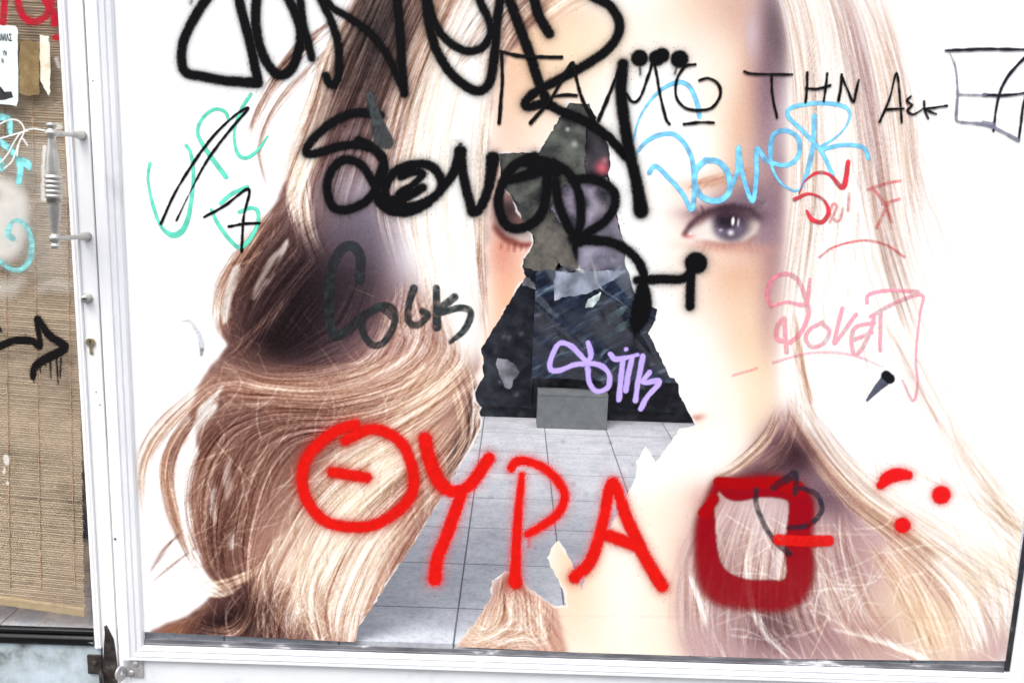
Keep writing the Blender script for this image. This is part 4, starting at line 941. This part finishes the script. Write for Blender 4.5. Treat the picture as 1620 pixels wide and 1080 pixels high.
# ---------------------------------------------------------------- paint and ink
class Ink:
    """strokes gathered in photo coordinates, turned into one flat mesh with a soft edge"""
    def __init__(s, col, seed=1, soft=1.6, haze=0.0, fine=.2, cell=1.2, wob=.16, alpha=1.0, vary=.06):
        s.col, s.seed, s.soft, s.haze, s.cell, s.wob, s.alpha, s.vary = col, seed, soft, haze, cell, wob, alpha, vary; s.st = []; s.areas = []; s.fine = fine
    def z(s, ox, oy, k, w, *strokes, a=1.0, col=None, soft=None, smooth=True):
        """strokes read off an enlargement: origin, scale, width in enlarged pixels (a number or one per stroke end)"""
        for pts in strokes:
            P = np.array([(p[0] / k + ox, p[1] / k + oy) for p in pts], float)
            ww = [p[2] if len(p) > 2 else w for p in pts]
            P = np.concatenate([P, np.array(ww, float)[:, None] / k / 2], 1)
            P = spline(P, 2.5) if smooth or len(P) < 3 else np.vstack([spline(P[i:i + 2], 2.5) for i in range(len(P) - 1)])
            s.st.append((P, a, col, soft or s.soft))
        return s
    def dot(s, x, y, r, a=1.0, col=None):
        s.st.append((np.array([(x - .5, y, r), (x + .5, y, r)]), a, col, s.soft)); return s
    def area(s, outer, inner, so, si, a):
        s.areas.append((np.array(outer, float), np.array(inner, float), so, si, a)); return s
    def build(s, name, parent, y, mat, label):
        r = np.random.default_rng(s.seed)
        allp = np.vstack([q[0] for q in s.st] + [np.c_[q[0], np.full(len(q[0]), 14.)] for q in s.areas]); m = allp[:, 2].max() + s.soft * 3 + (10 if s.haze else 2)
        x0, y0 = allp[:, :2].min(0) - m; x1, y1 = allp[:, :2].max(0) + m
        X, Y = np.meshgrid(np.arange(x0, x1, s.cell), np.arange(y0, y1, s.cell))
        A = np.zeros(X.shape); Cc = np.zeros(X.shape + (3,)); Cc[:] = lin(np.array(s.col, float) / 255)
        wn_ = box_blur(r.standard_normal(X.shape), 3 / s.cell); wn_ /= wn_.std() + 1e-9
        for P, a, col, soft in s.st:
            mm = P[:, 2].max() + soft * 3 + (10 if s.haze else 2)
            lo, hi = P[:, :2].min(0) - mm, P[:, :2].max(0) + mm
            j0, j1 = max(0, int((lo[0] - x0) / s.cell)), int((hi[0] - x0) / s.cell) + 2
            i0, i1 = max(0, int((lo[1] - y0) / s.cell)), int((hi[1] - y0) / s.cell) + 2
            xx, yy = X[i0:i1, j0:j1], Y[i0:i1, j0:j1]
            D = np.full(xx.shape, 1e9)
            for p, q in zip(P, P[1:]):
                d = q[:2] - p[:2]; L = d @ d + 1e-9
                t = np.clip(((xx - p[0]) * d[0] + (yy - p[1]) * d[1]) / L, 0, 1)
                D = np.minimum(D, np.hypot(xx - p[0] - t * d[0], yy - p[1] - t * d[1]) - (p[2] + (q[2] - p[2]) * t))
            D = D + s.wob * wn_[i0:i1, j0:j1]
            al = np.clip(.5 - D / (2 * soft), 0, 1); al = al * al * (3 - 2 * al) * a
            if s.haze: al = np.maximum(al, s.haze * np.exp(-np.maximum(D, 0) / 4.6) * (D > -soft))
            if s.haze:
                far = (r.random(D.shape) < .012 * np.exp(-np.maximum(D, 0) / 7)) & (D > 0); al = np.maximum(al, .6 * far)
            sub = A[i0:i1, j0:j1]
            if col is not None:
                mk = np.clip(al * 1.3 - .15, 0, 1)[..., None]; Cc[i0:i1, j0:j1] = Cc[i0:i1, j0:j1] * (1 - mk) + lin(np.array(col, float) / 255) * mk
            A[i0:i1, j0:j1] = np.maximum(sub, al)
        for o_, i_, so, si, a in s.areas:
            o_, i_ = spline(np.vstack([o_, o_[:1]]), 4), spline(np.vstack([i_, i_[:1]]), 4)
            mo = box_blur(in_poly(X, Y, o_).astype(float), so / s.cell); mi = box_blur(in_poly(X, Y, i_).astype(float), si / s.cell)
            A = np.maximum(A, mo * (1 - mi) * a * (1 - .16 * np.clip((Y - 830) / 120, 0, 1)))
        fine = r.standard_normal(X.shape)
        body = np.clip(A, 0, 1)
        A = np.where(A < .97, A * (1 + (.04 if s.areas else s.fine) * fine * (A > .01)), A) * s.alpha * (1 + (s.vary * wn_ if s.alpha < 1 else 0))
        A = np.clip(A, 0, 1)
        Cc = np.clip(Cc * (1 + s.vary * (1.2 if s.alpha < 1 else .6) * wn_)[..., None], 0, 1)
        mx_ = np.maximum.reduce([A[:-1, :-1], A[1:, :-1], A[:-1, 1:], A[1:, 1:]])
        return grid_object(name, X, Y, np.concatenate([Cc, A[..., None]], -1), mx_ > .025, y, mat, parent, label)

Z7, Z2, Z3, Z4, Z6 = (200, 0, 2.7), (560, 0, 3.24), (560, 300, 3.086), (700, 130, 1.895), (960, 40, 3.0)
Z8, Z5, ZR, ZL, ZB, ZO = (200, 330, 2.919), (1150, 340, 3.177), (1300, 0, 2.7), (200, 660, 2.571), (560, 620, 2.455), (980, 580, 2.25)
ZD = (1250, 660, 2.57)
BK = (11, 11, 13); RD = (212, 22, 16)

# big black tag across the top
g = Ink(BK, 1, 3.2, .38)
g.z(*Z7, 44, [(478, -60), (482, 0), (500, 80), (530, 190), (562, 350)], [(390, -60), (340, 0), (285, 85), (243, 180), (236, 265), (258, 312), (330, 328), (430, 346), (560, 354, 50)])
g.z(*Z7, 44, [(575, -60), (556, 0), (552, 90), (568, 195), (612, 288), (660, 322), (708, 290), (738, 205), (742, 120), (705, 20), (665, -50)])
g.z(*Z7, 38, [(735, -50), (742, 0), (755, 100), (792, 248)], [(815, -50), (832, 0), (870, 80), (905, 195), (905, 320), (884, 364), (862, 350), (852, 325)])
g.z(*Z7, 34, [(845, -40), (875, 30), (945, 72), (1050, 152), (1128, 262), (1180, 390, 30)])
g.z(*Z7, 6, [(282, -6), (274, 16)])
g.z(*Z2, 48, [(258, 478), (246, 330), (236, 160), (215, -60)])
g.z(*Z2, 52, [(355, -60), (372, 20), (385, 130), (425, 262), (502, 382), (592, 452), (650, 464), (696, 420), (718, 300), (734, 100), (762, -60)])
g.z(*Z2, 46, [(370, -30), (412, 112), (472, 202), (562, 258), (640, 254), (688, 205), (700, 130), (652, 20), (620, -60)])
g.z(*Z2, 56, [(770, -60), (800, 10), (842, 122), (902, 282), (950, 428), (1000, 540)], [(925, -60), (926, 0), (948, 82), (1000, 172)])
g.z(*Z2, 52, [(1150, -60), (1240, -8), (1312, 32), (1358, 108), (1352, 182), (1292, 262), (1172, 342), (1042, 412), (932, 472), (882, 520), (892, 548), (982, 532), (1062, 570), (1182, 620), (1292, 692), (1392, 800)])
g.build('graffiti_tag', poster, -.0006, M_SPRAY, 'huge black sprayed tag running off the top edge of the glass')
g = Ink(BK, 2, 3.8, .4)
g.z(*Z6, 60, [(76, 185, 58), (68, 320), (98, 550), (142, 750), (162, 880, 76)])
g.build('graffiti_mark', poster, -.0016, M_SPRAY, 'thick black slanting stroke with a round end')
g = Ink(BK, 3, 2.4, .25)
for a in ((155, 155, 40), (238, 155, 38), (262, 142, 36), (345, 160, 42)): g.dot(960 + a[0] / 3, 40 + a[1] / 3, a[2] / 3)
g.z(*Z6, 10, [(155, 180), (159, 232, 6)], [(332, 195), (322, 230, 6)])
g.build('graffiti_mark', poster, -.0020, M_SPRAY, 'three black sprayed dots in a row, dripping')

# the black tag below
g = Ink((13, 13, 16), 4, 3.2, .38)
g.z(*Z7, 40, [(1085, 492), (980, 482), (880, 522), (800, 590), (766, 645), (800, 656), (900, 628), (980, 618), (1058, 640), (1096, 692), (1100, 745), (1062, 812), (1020, 862), (940, 896), (880, 880), (857, 800), (880, 722), (930, 682), (1000, 702), (1050, 772), (1080, 850)])
g.z(*Z2, 52, [(20, 720), (100, 760), (150, 820), (130, 900), (110, 960), (130, 1035), (200, 1082), (300, 1064), (420, 1002), (450, 930), (402, 856), (320, 842), (220, 872), (162, 952), (172, 1022), (260, 1012), (350, 962)], [(240, 900, 54), (300, 880, 50), (352, 890, 44), (300, 950, 40), (240, 1000, 66), (250, 1070, 76), (330, 1064, 60)], [(170, 1040, 60), (260, 1075, 80), (380, 1040, 50)])
g.z(*Z2, 54, [(450, 962), (512, 882), (545, 775), (560, 900), (600, 1058), (612, 1086), (650, 1060), (690, 960), (712, 820, 72)]).dot(560 + 545 / 3.24, 775 / 3.24, 10).dot(560 + 545 / 3.24, 740 / 3.24, 3).dot(560 + 712 / 3.24, 812 / 3.24, 11.5)
g.z(*Z4, 31, [(275, 222), (212, 252), (177, 312), (168, 370), (192, 428), (240, 436), (290, 402), (312, 330), (308, 260), (272, 224)], [(175, 300, 22), (260, 275, 34), (330, 246, 40)], [(250, 235, 40), (300, 245, 52), (340, 262, 44)])
g.z(*Z4, 29, [(300, 236), (368, 262), (408, 330), (414, 420), (390, 470)], [(338, 300), (350, 370), (376, 430), (410, 480)], [(388, 292), (450, 290), (508, 320), (517, 368), (482, 420), (424, 458), (398, 490, 22), (405, 540, 3)])
g.z(*Z4, 30, [(410, 470, 36), (500, 478), (560, 508), (598, 558), (604, 620), (594, 690, 46), (578, 748, 14), (576, 768, 5), (577, 797, 2)], [(600, 615, 40), (600, 650, 56), (594, 690, 64), (584, 724, 46), (578, 748, 16)])
g.z(*Z4, 30, [(585, 594), (650, 590), (722, 588), (752, 560)], [(745, 560), (742, 670)]).dot(700 + 760 / 1.895, 130 + 542 / 1.895, 18)
g.build('graffiti_tag', poster, -.0011, M_SPRAY, 'black sprayed tag in the middle, its tail dripping over the torn hole')
g = Ink((62, 66, 68), 5, 2.4, .12, alpha=.93, vary=.12)
g.z(*Z7, 34, [(1040, 408), (1066, 500, 44), (1090, 580, 76), (1112, 606, 60)])
g.build('graffiti_mark', poster, -.0014, M_SPRAY, 'short faded grey stroke above the middle tag')

# black marker sentence
g = Ink(BK, 6, .9, cell=1.1, wob=.25)
g.z(*Z2, 19, [(756, 268), (760, 400), (752, 520), (744, 630, 22)], [(752, 264, 14), (842, 286), (960, 292), (1064, 294)])
g.z(*Z2, 18, [(905, 630, 22), (1000, 520), (1060, 420), (1116, 325), (1130, 360), (1160, 480), (1200, 570), (1230, 606, 22)], [(1010, 498, 10), (1080, 487), (1140, 490)])
g.z(*Z2, 18, [(1252, 620, 20), (1310, 480), (1352, 370, 10)])
g.z(*Z6, 14, [(92, 325), (124, 364), (160, 340), (200, 232), (224, 180), (255, 340), (280, 440), (298, 470)])
g.z(*Z6, 14, [(420, 186), (372, 196), (332, 260), (330, 340), (370, 390), (430, 404), (500, 390), (539, 330), (525, 275), (480, 252), (440, 262)], [(366, 470), (440, 461), (508, 462)])
g.z(*Z6, 13, [(652, 220), (700, 231), (880, 234)], [(782, 235), (786, 330), (808, 438)], [(951, 225), (950, 300), (943, 365)], [(945, 300), (1000, 302), (1060, 286)], [(1046, 230), (1038, 300), (1030, 360)])
g.z(*Z6, 13, [(1115, 235), (1110, 300), (1100, 358)], [(1115, 240), (1140, 300), (1170, 364), (1182, 320), (1196, 260)])
g.z(*ZR, 10, [(248, 520), (290, 420), (320, 313), (335, 430), (342, 522)], [(272, 468), (350, 464)], [(380, 412), (364, 432), (386, 449), (366, 472), (390, 489), (424, 472)], [(437, 432), (440, 470), (455, 506)], [(535, 452), (480, 460), (430, 466)], [(440, 468), (490, 488)])
g.build('graffiti_writing', poster, -.0024, M_MARK, 'thin black marker sentence in Greek capitals')
g = Ink((28, 30, 40), 7, .9, cell=1.1, wob=.3)
g.z(*ZR, 12, [(532, 215, 4), (545, 216), (700, 210), (864, 212), (960, 210)], [(690, 406), (780, 407), (864, 398), (940, 380)], [(880, 235, 10), (835, 280), (790, 335), (757, 410), (742, 490), (734, 560)], [(842, 600), (852, 520), (866, 430), (900, 340)])
g.z(*ZR, 9, [(545, 220, 4), (572, 290, 7), (581, 400), (576, 500, 12), (592, 520), (700, 532, 14), (780, 566, 14), (842, 600, 14)], [(580, 404), (700, 407)], [(690, 522, 12), (735, 530, 14)], a=.8, col=(118, 120, 142))
g.build('graffiti_mark', poster, -.0024, M_MARK, 'outlined box with a crossed figure seven inside at the right edge')

# marks at the left
g = Ink((96, 214, 186), 8, 1.0, cell=1.1, alpha=.95)
g.z(*Z7, 14, [(100, 698), (92, 770, 10), (115, 882), (150, 970, 12), (200, 1004, 24), (242, 980, 24), (270, 900, 18), (286, 760), (276, 660), (256, 622)], [(436, 515, 10), (420, 477), (372, 468), (322, 510), (304, 568), (340, 640, 18), (425, 756, 20)], [(530, 404, 16), (490, 470), (461, 560, 10), (472, 650), (510, 675, 16), (560, 642), (604, 582, 6)])
g.z(*Z7, 16, [(362, 896, 12), (400, 970), (470, 1052), (512, 1040, 20), (556, 970), (562, 905), (530, 888), (484, 906)], [(404, 868, 18), (450, 828), (516, 798)])
g.build('graffiti_tag', poster, -.0006, M_MARK, 'turquoise marker letters near the left edge')
g = Ink(BK, 9, .8, cell=1.0, wob=.25)
g.z(*Z7, 12, [(146, 956), (220, 800), (340, 620), (440, 512), (520, 462), (430, 570), (342, 690), (272, 820, 5), (213, 942, 9)], [(332, 927), (420, 878), (522, 808), (500, 930), (492, 1074)], [(437, 968), (500, 956), (568, 953)])
g.build('graffiti_mark', poster, -.0012, M_MARK, 'thin black slash and a crossed seven over the turquoise letters')

# light blue
g = Ink((118, 200, 240), 10, 1.0, cell=1.1, alpha=.9, vary=.1)
g.z(*Z6, 22, [(122, 560, 8), (160, 430, 10), (240, 322, 16), (330, 272), (390, 290), (428, 370), (440, 434)])
g.z(*Z6, 22, [(136, 610, 14), (200, 542), (290, 514), (350, 540), (400, 620), (412, 700), (416, 790), (402, 876), (360, 800), (290, 720), (230, 668), (202, 700)])
g.z(*Z6, 28, [(470, 640), (422, 690), (420, 762), (460, 820), (530, 832), (580, 792), (577, 710), (532, 650), (470, 640)])
g.z(*Z6, 22, [(585, 780), (620, 690), (625, 580), (642, 700), (690, 834), (710, 720), (713, 588), (760, 642), (850, 664), (908, 622), (910, 540), (850, 500), (792, 520), (776, 600), (790, 690, 14), (840, 760, 12), (910, 784, 12), (950, 700), (980, 560), (985, 430)])
g.z(*Z6, 20, [(1072, 712), (1020, 602), (930, 502), (860, 432), (880, 390), (1000, 370), (1120, 384), (1154, 430, 12), (1110, 512, 8), (1010, 588), (1120, 568), (1215, 580), (1242, 632)])
g.build('graffiti_tag', poster, -.0006, M_MARK, 'light blue marker tag above the eye')

# small reds and pinks at the right
g = Ink((206, 52, 66), 11, .9, cell=1.1, alpha=.85, vary=.16)
g.z(*Z6, 22, [(1146, 648), (1122, 768, 26), (1060, 712, 16), (1000, 700, 16), (940, 740, 8), (912, 800, 7)], [(893, 826), (960, 800, 14), (1030, 830, 14), (1052, 890), (1020, 934), (972, 920), (950, 882, 14)])
g.z(*Z6, 14, [(1058, 935), (1092, 862), (1072, 850), (1060, 900), (1100, 930), (1122, 870)], [(1150, 800), (1145, 880)], a=.45)
g.z(*Z6, 16, [(1240, 780), (1320, 752), (1392, 738)], [(1262, 770), (1320, 850), (1352, 932)], [(1310, 848), (1390, 824)], [(1334, 850), (1280, 962)], a=.42)
g.z(*Z5, 12, [(465, 212), (540, 160), (680, 128), (800, 150), (892, 212)], a=.55)
g.build('graffiti_tag', poster, -.0009, M_MARK, 'small faded red marker tag underlined by an arc')
g = Ink((236, 138, 160), 12, .9, cell=1.1, alpha=.5, vary=.16)
g.z(*Z5, 24, [(222, 458), (202, 400), (230, 322), (300, 296), (360, 332), (398, 430), (410, 502), (370, 592), (318, 642)], [(220, 462, 16), (300, 438, 18), (396, 446), (416, 322, 16)], [(300, 690), (290, 560), (288, 520), (254, 560), (252, 622), (312, 640)])
g.z(*Z5, 22, [(480, 540), (420, 572), (396, 620), (430, 664), (490, 640), (514, 582), (472, 540)], [(580, 468), (548, 600), (546, 640), (648, 500)], [(740, 542), (650, 562), (626, 620), (640, 700), (680, 670), (730, 560), (738, 500)], [(632, 630), (728, 590)])
g.z(*Z5, 20, [(770, 682), (772, 482)], [(704, 442), (712, 402), (800, 380), (960, 385)], [(722, 510), (850, 440), (980, 402), (970, 502, 12), (950, 700, 12), (958, 850, 12), (935, 932, 16), (882, 830, 10)])
g.z(*Z5, 14, [(232, 742), (380, 700), (500, 690), (640, 706), (782, 762, 6)], [(30, 806), (150, 770)], a=.7)
g.build('graffiti_tag', poster, -.0006, M_MARK, 'pale pink marker tag over the right hair')
g = Ink((78, 82, 96), 13, 1.4, cell=1.1, vary=.2)
g.z(*Z5, 52, [(806, 820, 54), (760, 866, 38), (705, 930, 14)]); g.z(*Z5, 40, [(800, 806, 50), (818, 822, 52)], col=(24, 24, 30))
g.build('graffiti_mark', poster, -.0006, M_SPRAY, 'short dark smear like a comet on the white')

# grey word at the left, purple word on the glass
g = Ink((42, 48, 50), 14, 1.3, cell=1.2, alpha=.78, vary=.16)
g.z(*Z8, 46, [(1078, 330), (1080, 222), (1042, 172), (992, 190), (948, 270), (936, 400), (942, 540), (972, 588), (1020, 562), (1100, 492), (1172, 458, 34), (1230, 492)], a=.8)
g.z(*Z3, 34, [(42, 622), (46, 700), (92, 758), (150, 740), (198, 652), (190, 582), (130, 566), (50, 612)], [(292, 482, 40), (268, 560), (266, 640), (312, 660), (360, 612), (334, 592)], [(402, 480), (405, 670, 44)], [(490, 524, 40), (402, 602), (520, 576), (570, 602), (540, 682), (470, 744, 20)])
g.build('graffiti_writing', poster, -.0006, M_SPRAY, 'translucent dark grey word over the left hair')
g = Ink((186, 164, 240), 15, 1.1, cell=1.15, wob=.4)
g.z(*Z3, 25, [(1144, 745), (1156, 812), (1130, 832), (1060, 762), (1002, 752), (966, 812), (956, 870), (992, 884), (1080, 854), (1180, 850), (1240, 890), (1242, 960), (1190, 984), (1152, 950), (1140, 872)])
g.z(*Z3, 26, [(1252, 802), (1282, 828), (1384, 806, 20)], [(1312, 830), (1302, 930), (1294, 1026)], [(1360, 812), (1340, 900), (1326, 978)], [(1410, 812), (1390, 920), (1374, 1030)], [(1442, 892), (1412, 940), (1492, 936), (1432, 1012), (1400, 1068)]).dot(560 + 1328 / 3.086, 300 + 779 / 3.086, 3.6)
g.build('graffiti_writing', pane, .0008, M_MARK, 'lilac word written on the bare glass inside the tear')

# red word
RZ = dict(haze=.5, soft=3.8)
g = Ink(RD, 16, **RZ)
g.z(*ZL, 48, [(930, 30), (840, 62), (742, 152), (714, 250), (742, 350), (822, 428), (960, 445), (1062, 410), (1150, 330), (1168, 235), (1130, 120), (1060, 62), (980, 50), (892, 92)], [(838, 222), (976, 244)])
g.z(*ZB, 56, [(276, 182), (290, 252), (332, 350), (390, 386), (452, 358), (524, 258)], [(418, 390), (370, 530), (326, 640), (314, 725, 62)])
g.z(*ZB, 44, [(652, 322, 36), (636, 500), (627, 700, 52), (628, 735, 60)], [(610, 296, 40), (632, 270), (692, 274), (770, 320), (818, 402), (782, 482), (676, 552, 40)], [(678, 560, 10), (680, 596, 4)])
g.z(*ZB, 52, [(858, 718), (920, 650), (968, 500), (1004, 352), (1060, 490), (1130, 640), (1196, 752)], [(968, 548), (1112, 602)])
g.build('graffiti_writing', poster, -.0010, M_SPRAY, 'large bright red sprayed word in four Greek letters')
g = Ink((146, 5, 22), 17, 3.4, .25, vary=.03)
g.area([(1128, 758), (1170, 754), (1225, 751), (1268, 764), (1289, 798), (1286, 850), (1289, 905), (1274, 948), (1240, 966), (1190, 966), (1132, 956), (1106, 926), (1098, 872), (1101, 822), (1116, 788)], [(1137, 776), (1131, 800), (1134, 862), (1146, 898), (1176, 914), (1222, 917), (1243, 911), (1242, 862), (1248, 802), (1240, 789), (1205, 786), (1170, 792), (1150, 788)], 5, 1.6, .96)
g.z(*ZO, 46, [(352, 410, 40), (450, 416), (560, 412), (632, 436, 60)], [(335, 470, 40), (300, 520, 44)], a=.99, col=(160, 6, 12))
g.build('graffiti_mark', poster, -.0005, M_SPRAY, 'dark red sprayed ring, see-through at its foot')
g = Ink((36, 38, 52), 18, 1.4, cell=1.2, alpha=.6, vary=.2)
g.z(*ZO, 18, [(486, 436), (490, 500), (540, 602), (604, 664, 24)], [(548, 428, 24), (600, 396, 30), (628, 380, 20), (626, 450, 18), (632, 430), (700, 452), (720, 512), (672, 562), (604, 572)])
g.build('graffiti_mark', poster, -.0013, M_MARK, 'dim blue black figure over the red ring')
g = Ink((214, 26, 22), 19, 2.0, .15)
g.z(*ZO, 40, [(566, 614), (650, 620), (744, 618)], a=.95)
g.build('graffiti_mark', poster, -.0018, M_SPRAY, 'bright red crossbar at the right of the ring')
for lab, st in (('red sprayed comma above the other two red dots', ('z', [(368, 276, 36), (400, 244, 56), (440, 232, 56), (480, 234, 40)])), ('round red dot nearest the right edge', (615, 315, 38)), ('small red dot with a fuzzy rim, lowest of the three', (457, 438, 32))):
    g = Ink((218, 24, 26), 20 + len(lab), 3.0, .42)
    if st[0] == 'z': g.z(*ZD, 50, st[1])
    else: g.dot(1250 + st[0] / 2.57, 660 + st[1] / 2.57, st[2] / 2.57)
    o = g.build('graffiti_dot', poster, -.0006, M_SPRAY, lab)
g = Ink((150, 158, 168), 24, 1.2, cell=1.1, alpha=.8, vary=.3)  # faint grey hook with a darker foot
g.z(*Z8, 16, [(250, 520, 8), (290, 520), (330, 570, 20), (345, 620, 30), (348, 650, 26)], a=.35); g.z(*Z8, 14, [(348, 650, 20), (346, 674, 14)], col=(70, 74, 80), a=.8)
g.build('mark', poster, -.0006, M_MARK, 'faint grey hook-shaped mark near the left edge')

# ---- door glass
YD = .0058
dust_haze('dust_haze', door_pane, (-190, -150, 152, 1010), .0066, (214, 190, 166), .13, .08, 92, 'pale painted haze and specks on the door glass')  # pale haze painted over the pane to veil the blind
g = Ink((22, 20, 20), 30, 1.5, .05)
ZA = (0, 340, 3.0)
g.z(*ZA, 38, [(-150, 660), (-60, 640), (0, 622), (70, 596), (150, 597), (192, 622, 26), (176, 492, 32), (232, 570), (308, 628, 42), (222, 680, 46), (166, 720), (156, 768, 30)])
g.z(*ZA, 10, [(191, 700), (193, 750, 6)], [(238, 690), (241, 774, 6)], [(268, 680), (276, 800, 7)], [(289, 680), (286, 772, 6)], [(160, 770), (161, 796, 5)], [(215, 690), (217, 718, 5)])
g.z(*ZA, 34, [(-20, 545), (-8, 545)])
g.build('graffiti_mark', door_pane, YD, M_SPRAY, 'black sprayed arrow with drips, pointing right')
g = Ink((176, 24, 46), 31, 1.8, .1, alpha=.93)
g.z(0, 0, 3, 34, [(28, -60), (22, 0), (14, 108)], [(84, -60), (88, 20), (112, 80), (160, 104), (212, 82), (240, 26), (238, -60)], [(190, -40), (226, 20), (254, 66), (258, 112)]); g.z(0, 0, 3, 28, [(262, 178), (280, 180)])
g.build('graffiti_tag', door_pane, YD, M_SPRAY, 'dark red sprayed letters at the top of the door glass')
g = Ink((132, 212, 214), 32, 1.4, .1, alpha=.9, vary=.14)
g.z(0, 0, 3, 30, [(-40, 570), (0, 556), (42, 572), (50, 632, 20)], [(-30, 650), (8, 678), (62, 724), (96, 792), (88, 862)], [(108, 766, 36), (130, 780, 40), (140, 800, 16)], [(-30, 730), (2, 770), (10, 800)])
g.z(*ZA, 20, [(60, 112, 28), (38, 90, 26), (52, 40, 18), (86, 26), (128, 60), (150, 130, 26), (140, 212, 26), (100, 258, 24), (50, 256), (0, 220), (-60, 180)], a=.75)
g.build('graffiti_tag', door_pane, YD, M_MARK, 'pale turquoise loops at the left of the door glass')
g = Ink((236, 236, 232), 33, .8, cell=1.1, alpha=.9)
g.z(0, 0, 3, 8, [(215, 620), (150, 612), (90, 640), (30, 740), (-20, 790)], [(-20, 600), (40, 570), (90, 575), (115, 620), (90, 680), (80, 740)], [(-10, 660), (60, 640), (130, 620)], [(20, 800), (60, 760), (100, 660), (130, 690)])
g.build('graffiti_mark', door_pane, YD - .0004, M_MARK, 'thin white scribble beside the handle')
g = Ink((238, 236, 230), 34, 16, fine=.02, cell=1.5, alpha=.66, wob=.5, vary=.012)  # paints bright glare on to the pane, with a few small white smears
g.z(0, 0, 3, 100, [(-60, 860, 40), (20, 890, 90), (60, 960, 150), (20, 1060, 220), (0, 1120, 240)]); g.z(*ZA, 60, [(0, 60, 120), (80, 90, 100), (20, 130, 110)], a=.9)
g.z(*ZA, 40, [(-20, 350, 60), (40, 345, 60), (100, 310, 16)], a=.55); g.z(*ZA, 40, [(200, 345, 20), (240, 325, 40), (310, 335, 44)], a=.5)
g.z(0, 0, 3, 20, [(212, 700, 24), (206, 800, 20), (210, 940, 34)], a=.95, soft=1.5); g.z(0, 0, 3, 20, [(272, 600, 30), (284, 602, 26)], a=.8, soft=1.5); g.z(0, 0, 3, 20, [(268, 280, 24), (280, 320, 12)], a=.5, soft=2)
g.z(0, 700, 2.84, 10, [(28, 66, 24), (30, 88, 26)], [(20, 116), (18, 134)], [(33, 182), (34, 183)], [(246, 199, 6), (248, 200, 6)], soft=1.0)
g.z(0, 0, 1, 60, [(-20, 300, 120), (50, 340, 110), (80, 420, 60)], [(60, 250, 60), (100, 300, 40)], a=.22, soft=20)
g.build('glare_smears', door_pane, YD + .0004, M_MARK, 'painted white glare and smears on the door glass')

# flyer, glue stain and strip of tape on the door glass
def slab(name, poly, y, th, mat, parent=None, seed=3, amp=.5):
    P = ragged(poly, amp, seed, 6)
    bm = bmesh.new(); bm.faces.new([bm.verts.new(on_y(p[0], p[1], y)) for p in P])
    bmesh.ops.triangulate(bm, faces=bm.faces)
    r_ = bmesh.ops.extrude_face_region(bm, geom=list(bm.faces))
    for v in [q for q in r_['geom'] if isinstance(q, bmesh.types.BMVert)]: v.co.y -= th
    return link(name, mesh_of(bm, name), mat, parent)
flyer = slab('flyer', [(-60, 38), (24, 41), (28, 46), (29, 160), (26, 168), (16, 166), (-60, 160)], .0064, .0008, M_PAPER)
tag(flyer, 'pale blue paper flyer with black Greek print taped to the door glass', 'flyer')
slab('picture', [(-20, 150), (-4, 142), (1, 137), (4, 146), (18, 145), (21, 154), (8, 158), (-20, 161)], .00555, .0003, M_INK, flyer)
def text(name, s, right, size, mat, parent, y):
    cu = bpy.data.curves.new(name, 'FONT'); cu.body = s; cu.size = size; cu.align_x = 'RIGHT'; cu.extrude = .0002; cu.offset = size * .022
    tmp = bpy.data.objects.new(name, cu); C.objects.link(tmp)
    bpy.context.view_layer.update()
    me = bpy.data.meshes.new_from_object(tmp.evaluated_get(bpy.context.evaluated_depsgraph_get()))
    bpy.data.objects.remove(tmp)
    p_ = on_y(*right, y); me.transform(Matrix.Translation(p_) @ Matrix.Rotation(R(90), 4, 'X') @ Matrix.Diagonal((.46, 1, 1, 1)))
    return link(name, me, mat, parent)
text('print', 'ΝΟΜΙΑΣ', (19, 65), .0215, M_INK, flyer, .0052)
text('print', 'ΥΝ', (11, 88), .0150, M_INK, flyer, .0052); text('print', 'Ν', (6, 100), .0150, M_INK, flyer, .0052)
o = slab('glue_stain', [(31, 66), (48, 65), (62, 68), (63, 120), (62, 150), (45, 152), (31, 148)], .0066, .0003, M_GLUE, None, 5, 1.0); tag(o, 'brown patch of old glue between the flyer and the cream tape', 'stain')
o = slab('tape_strip', [(63, 55), (78, 57), (79, 100), (80, 145), (77, 152), (70, 140), (64, 128)], .0060, .0006, M_TAPE, None, 6, .7); tag(o, 'torn cream strip of tape on the door glass', 'tape')
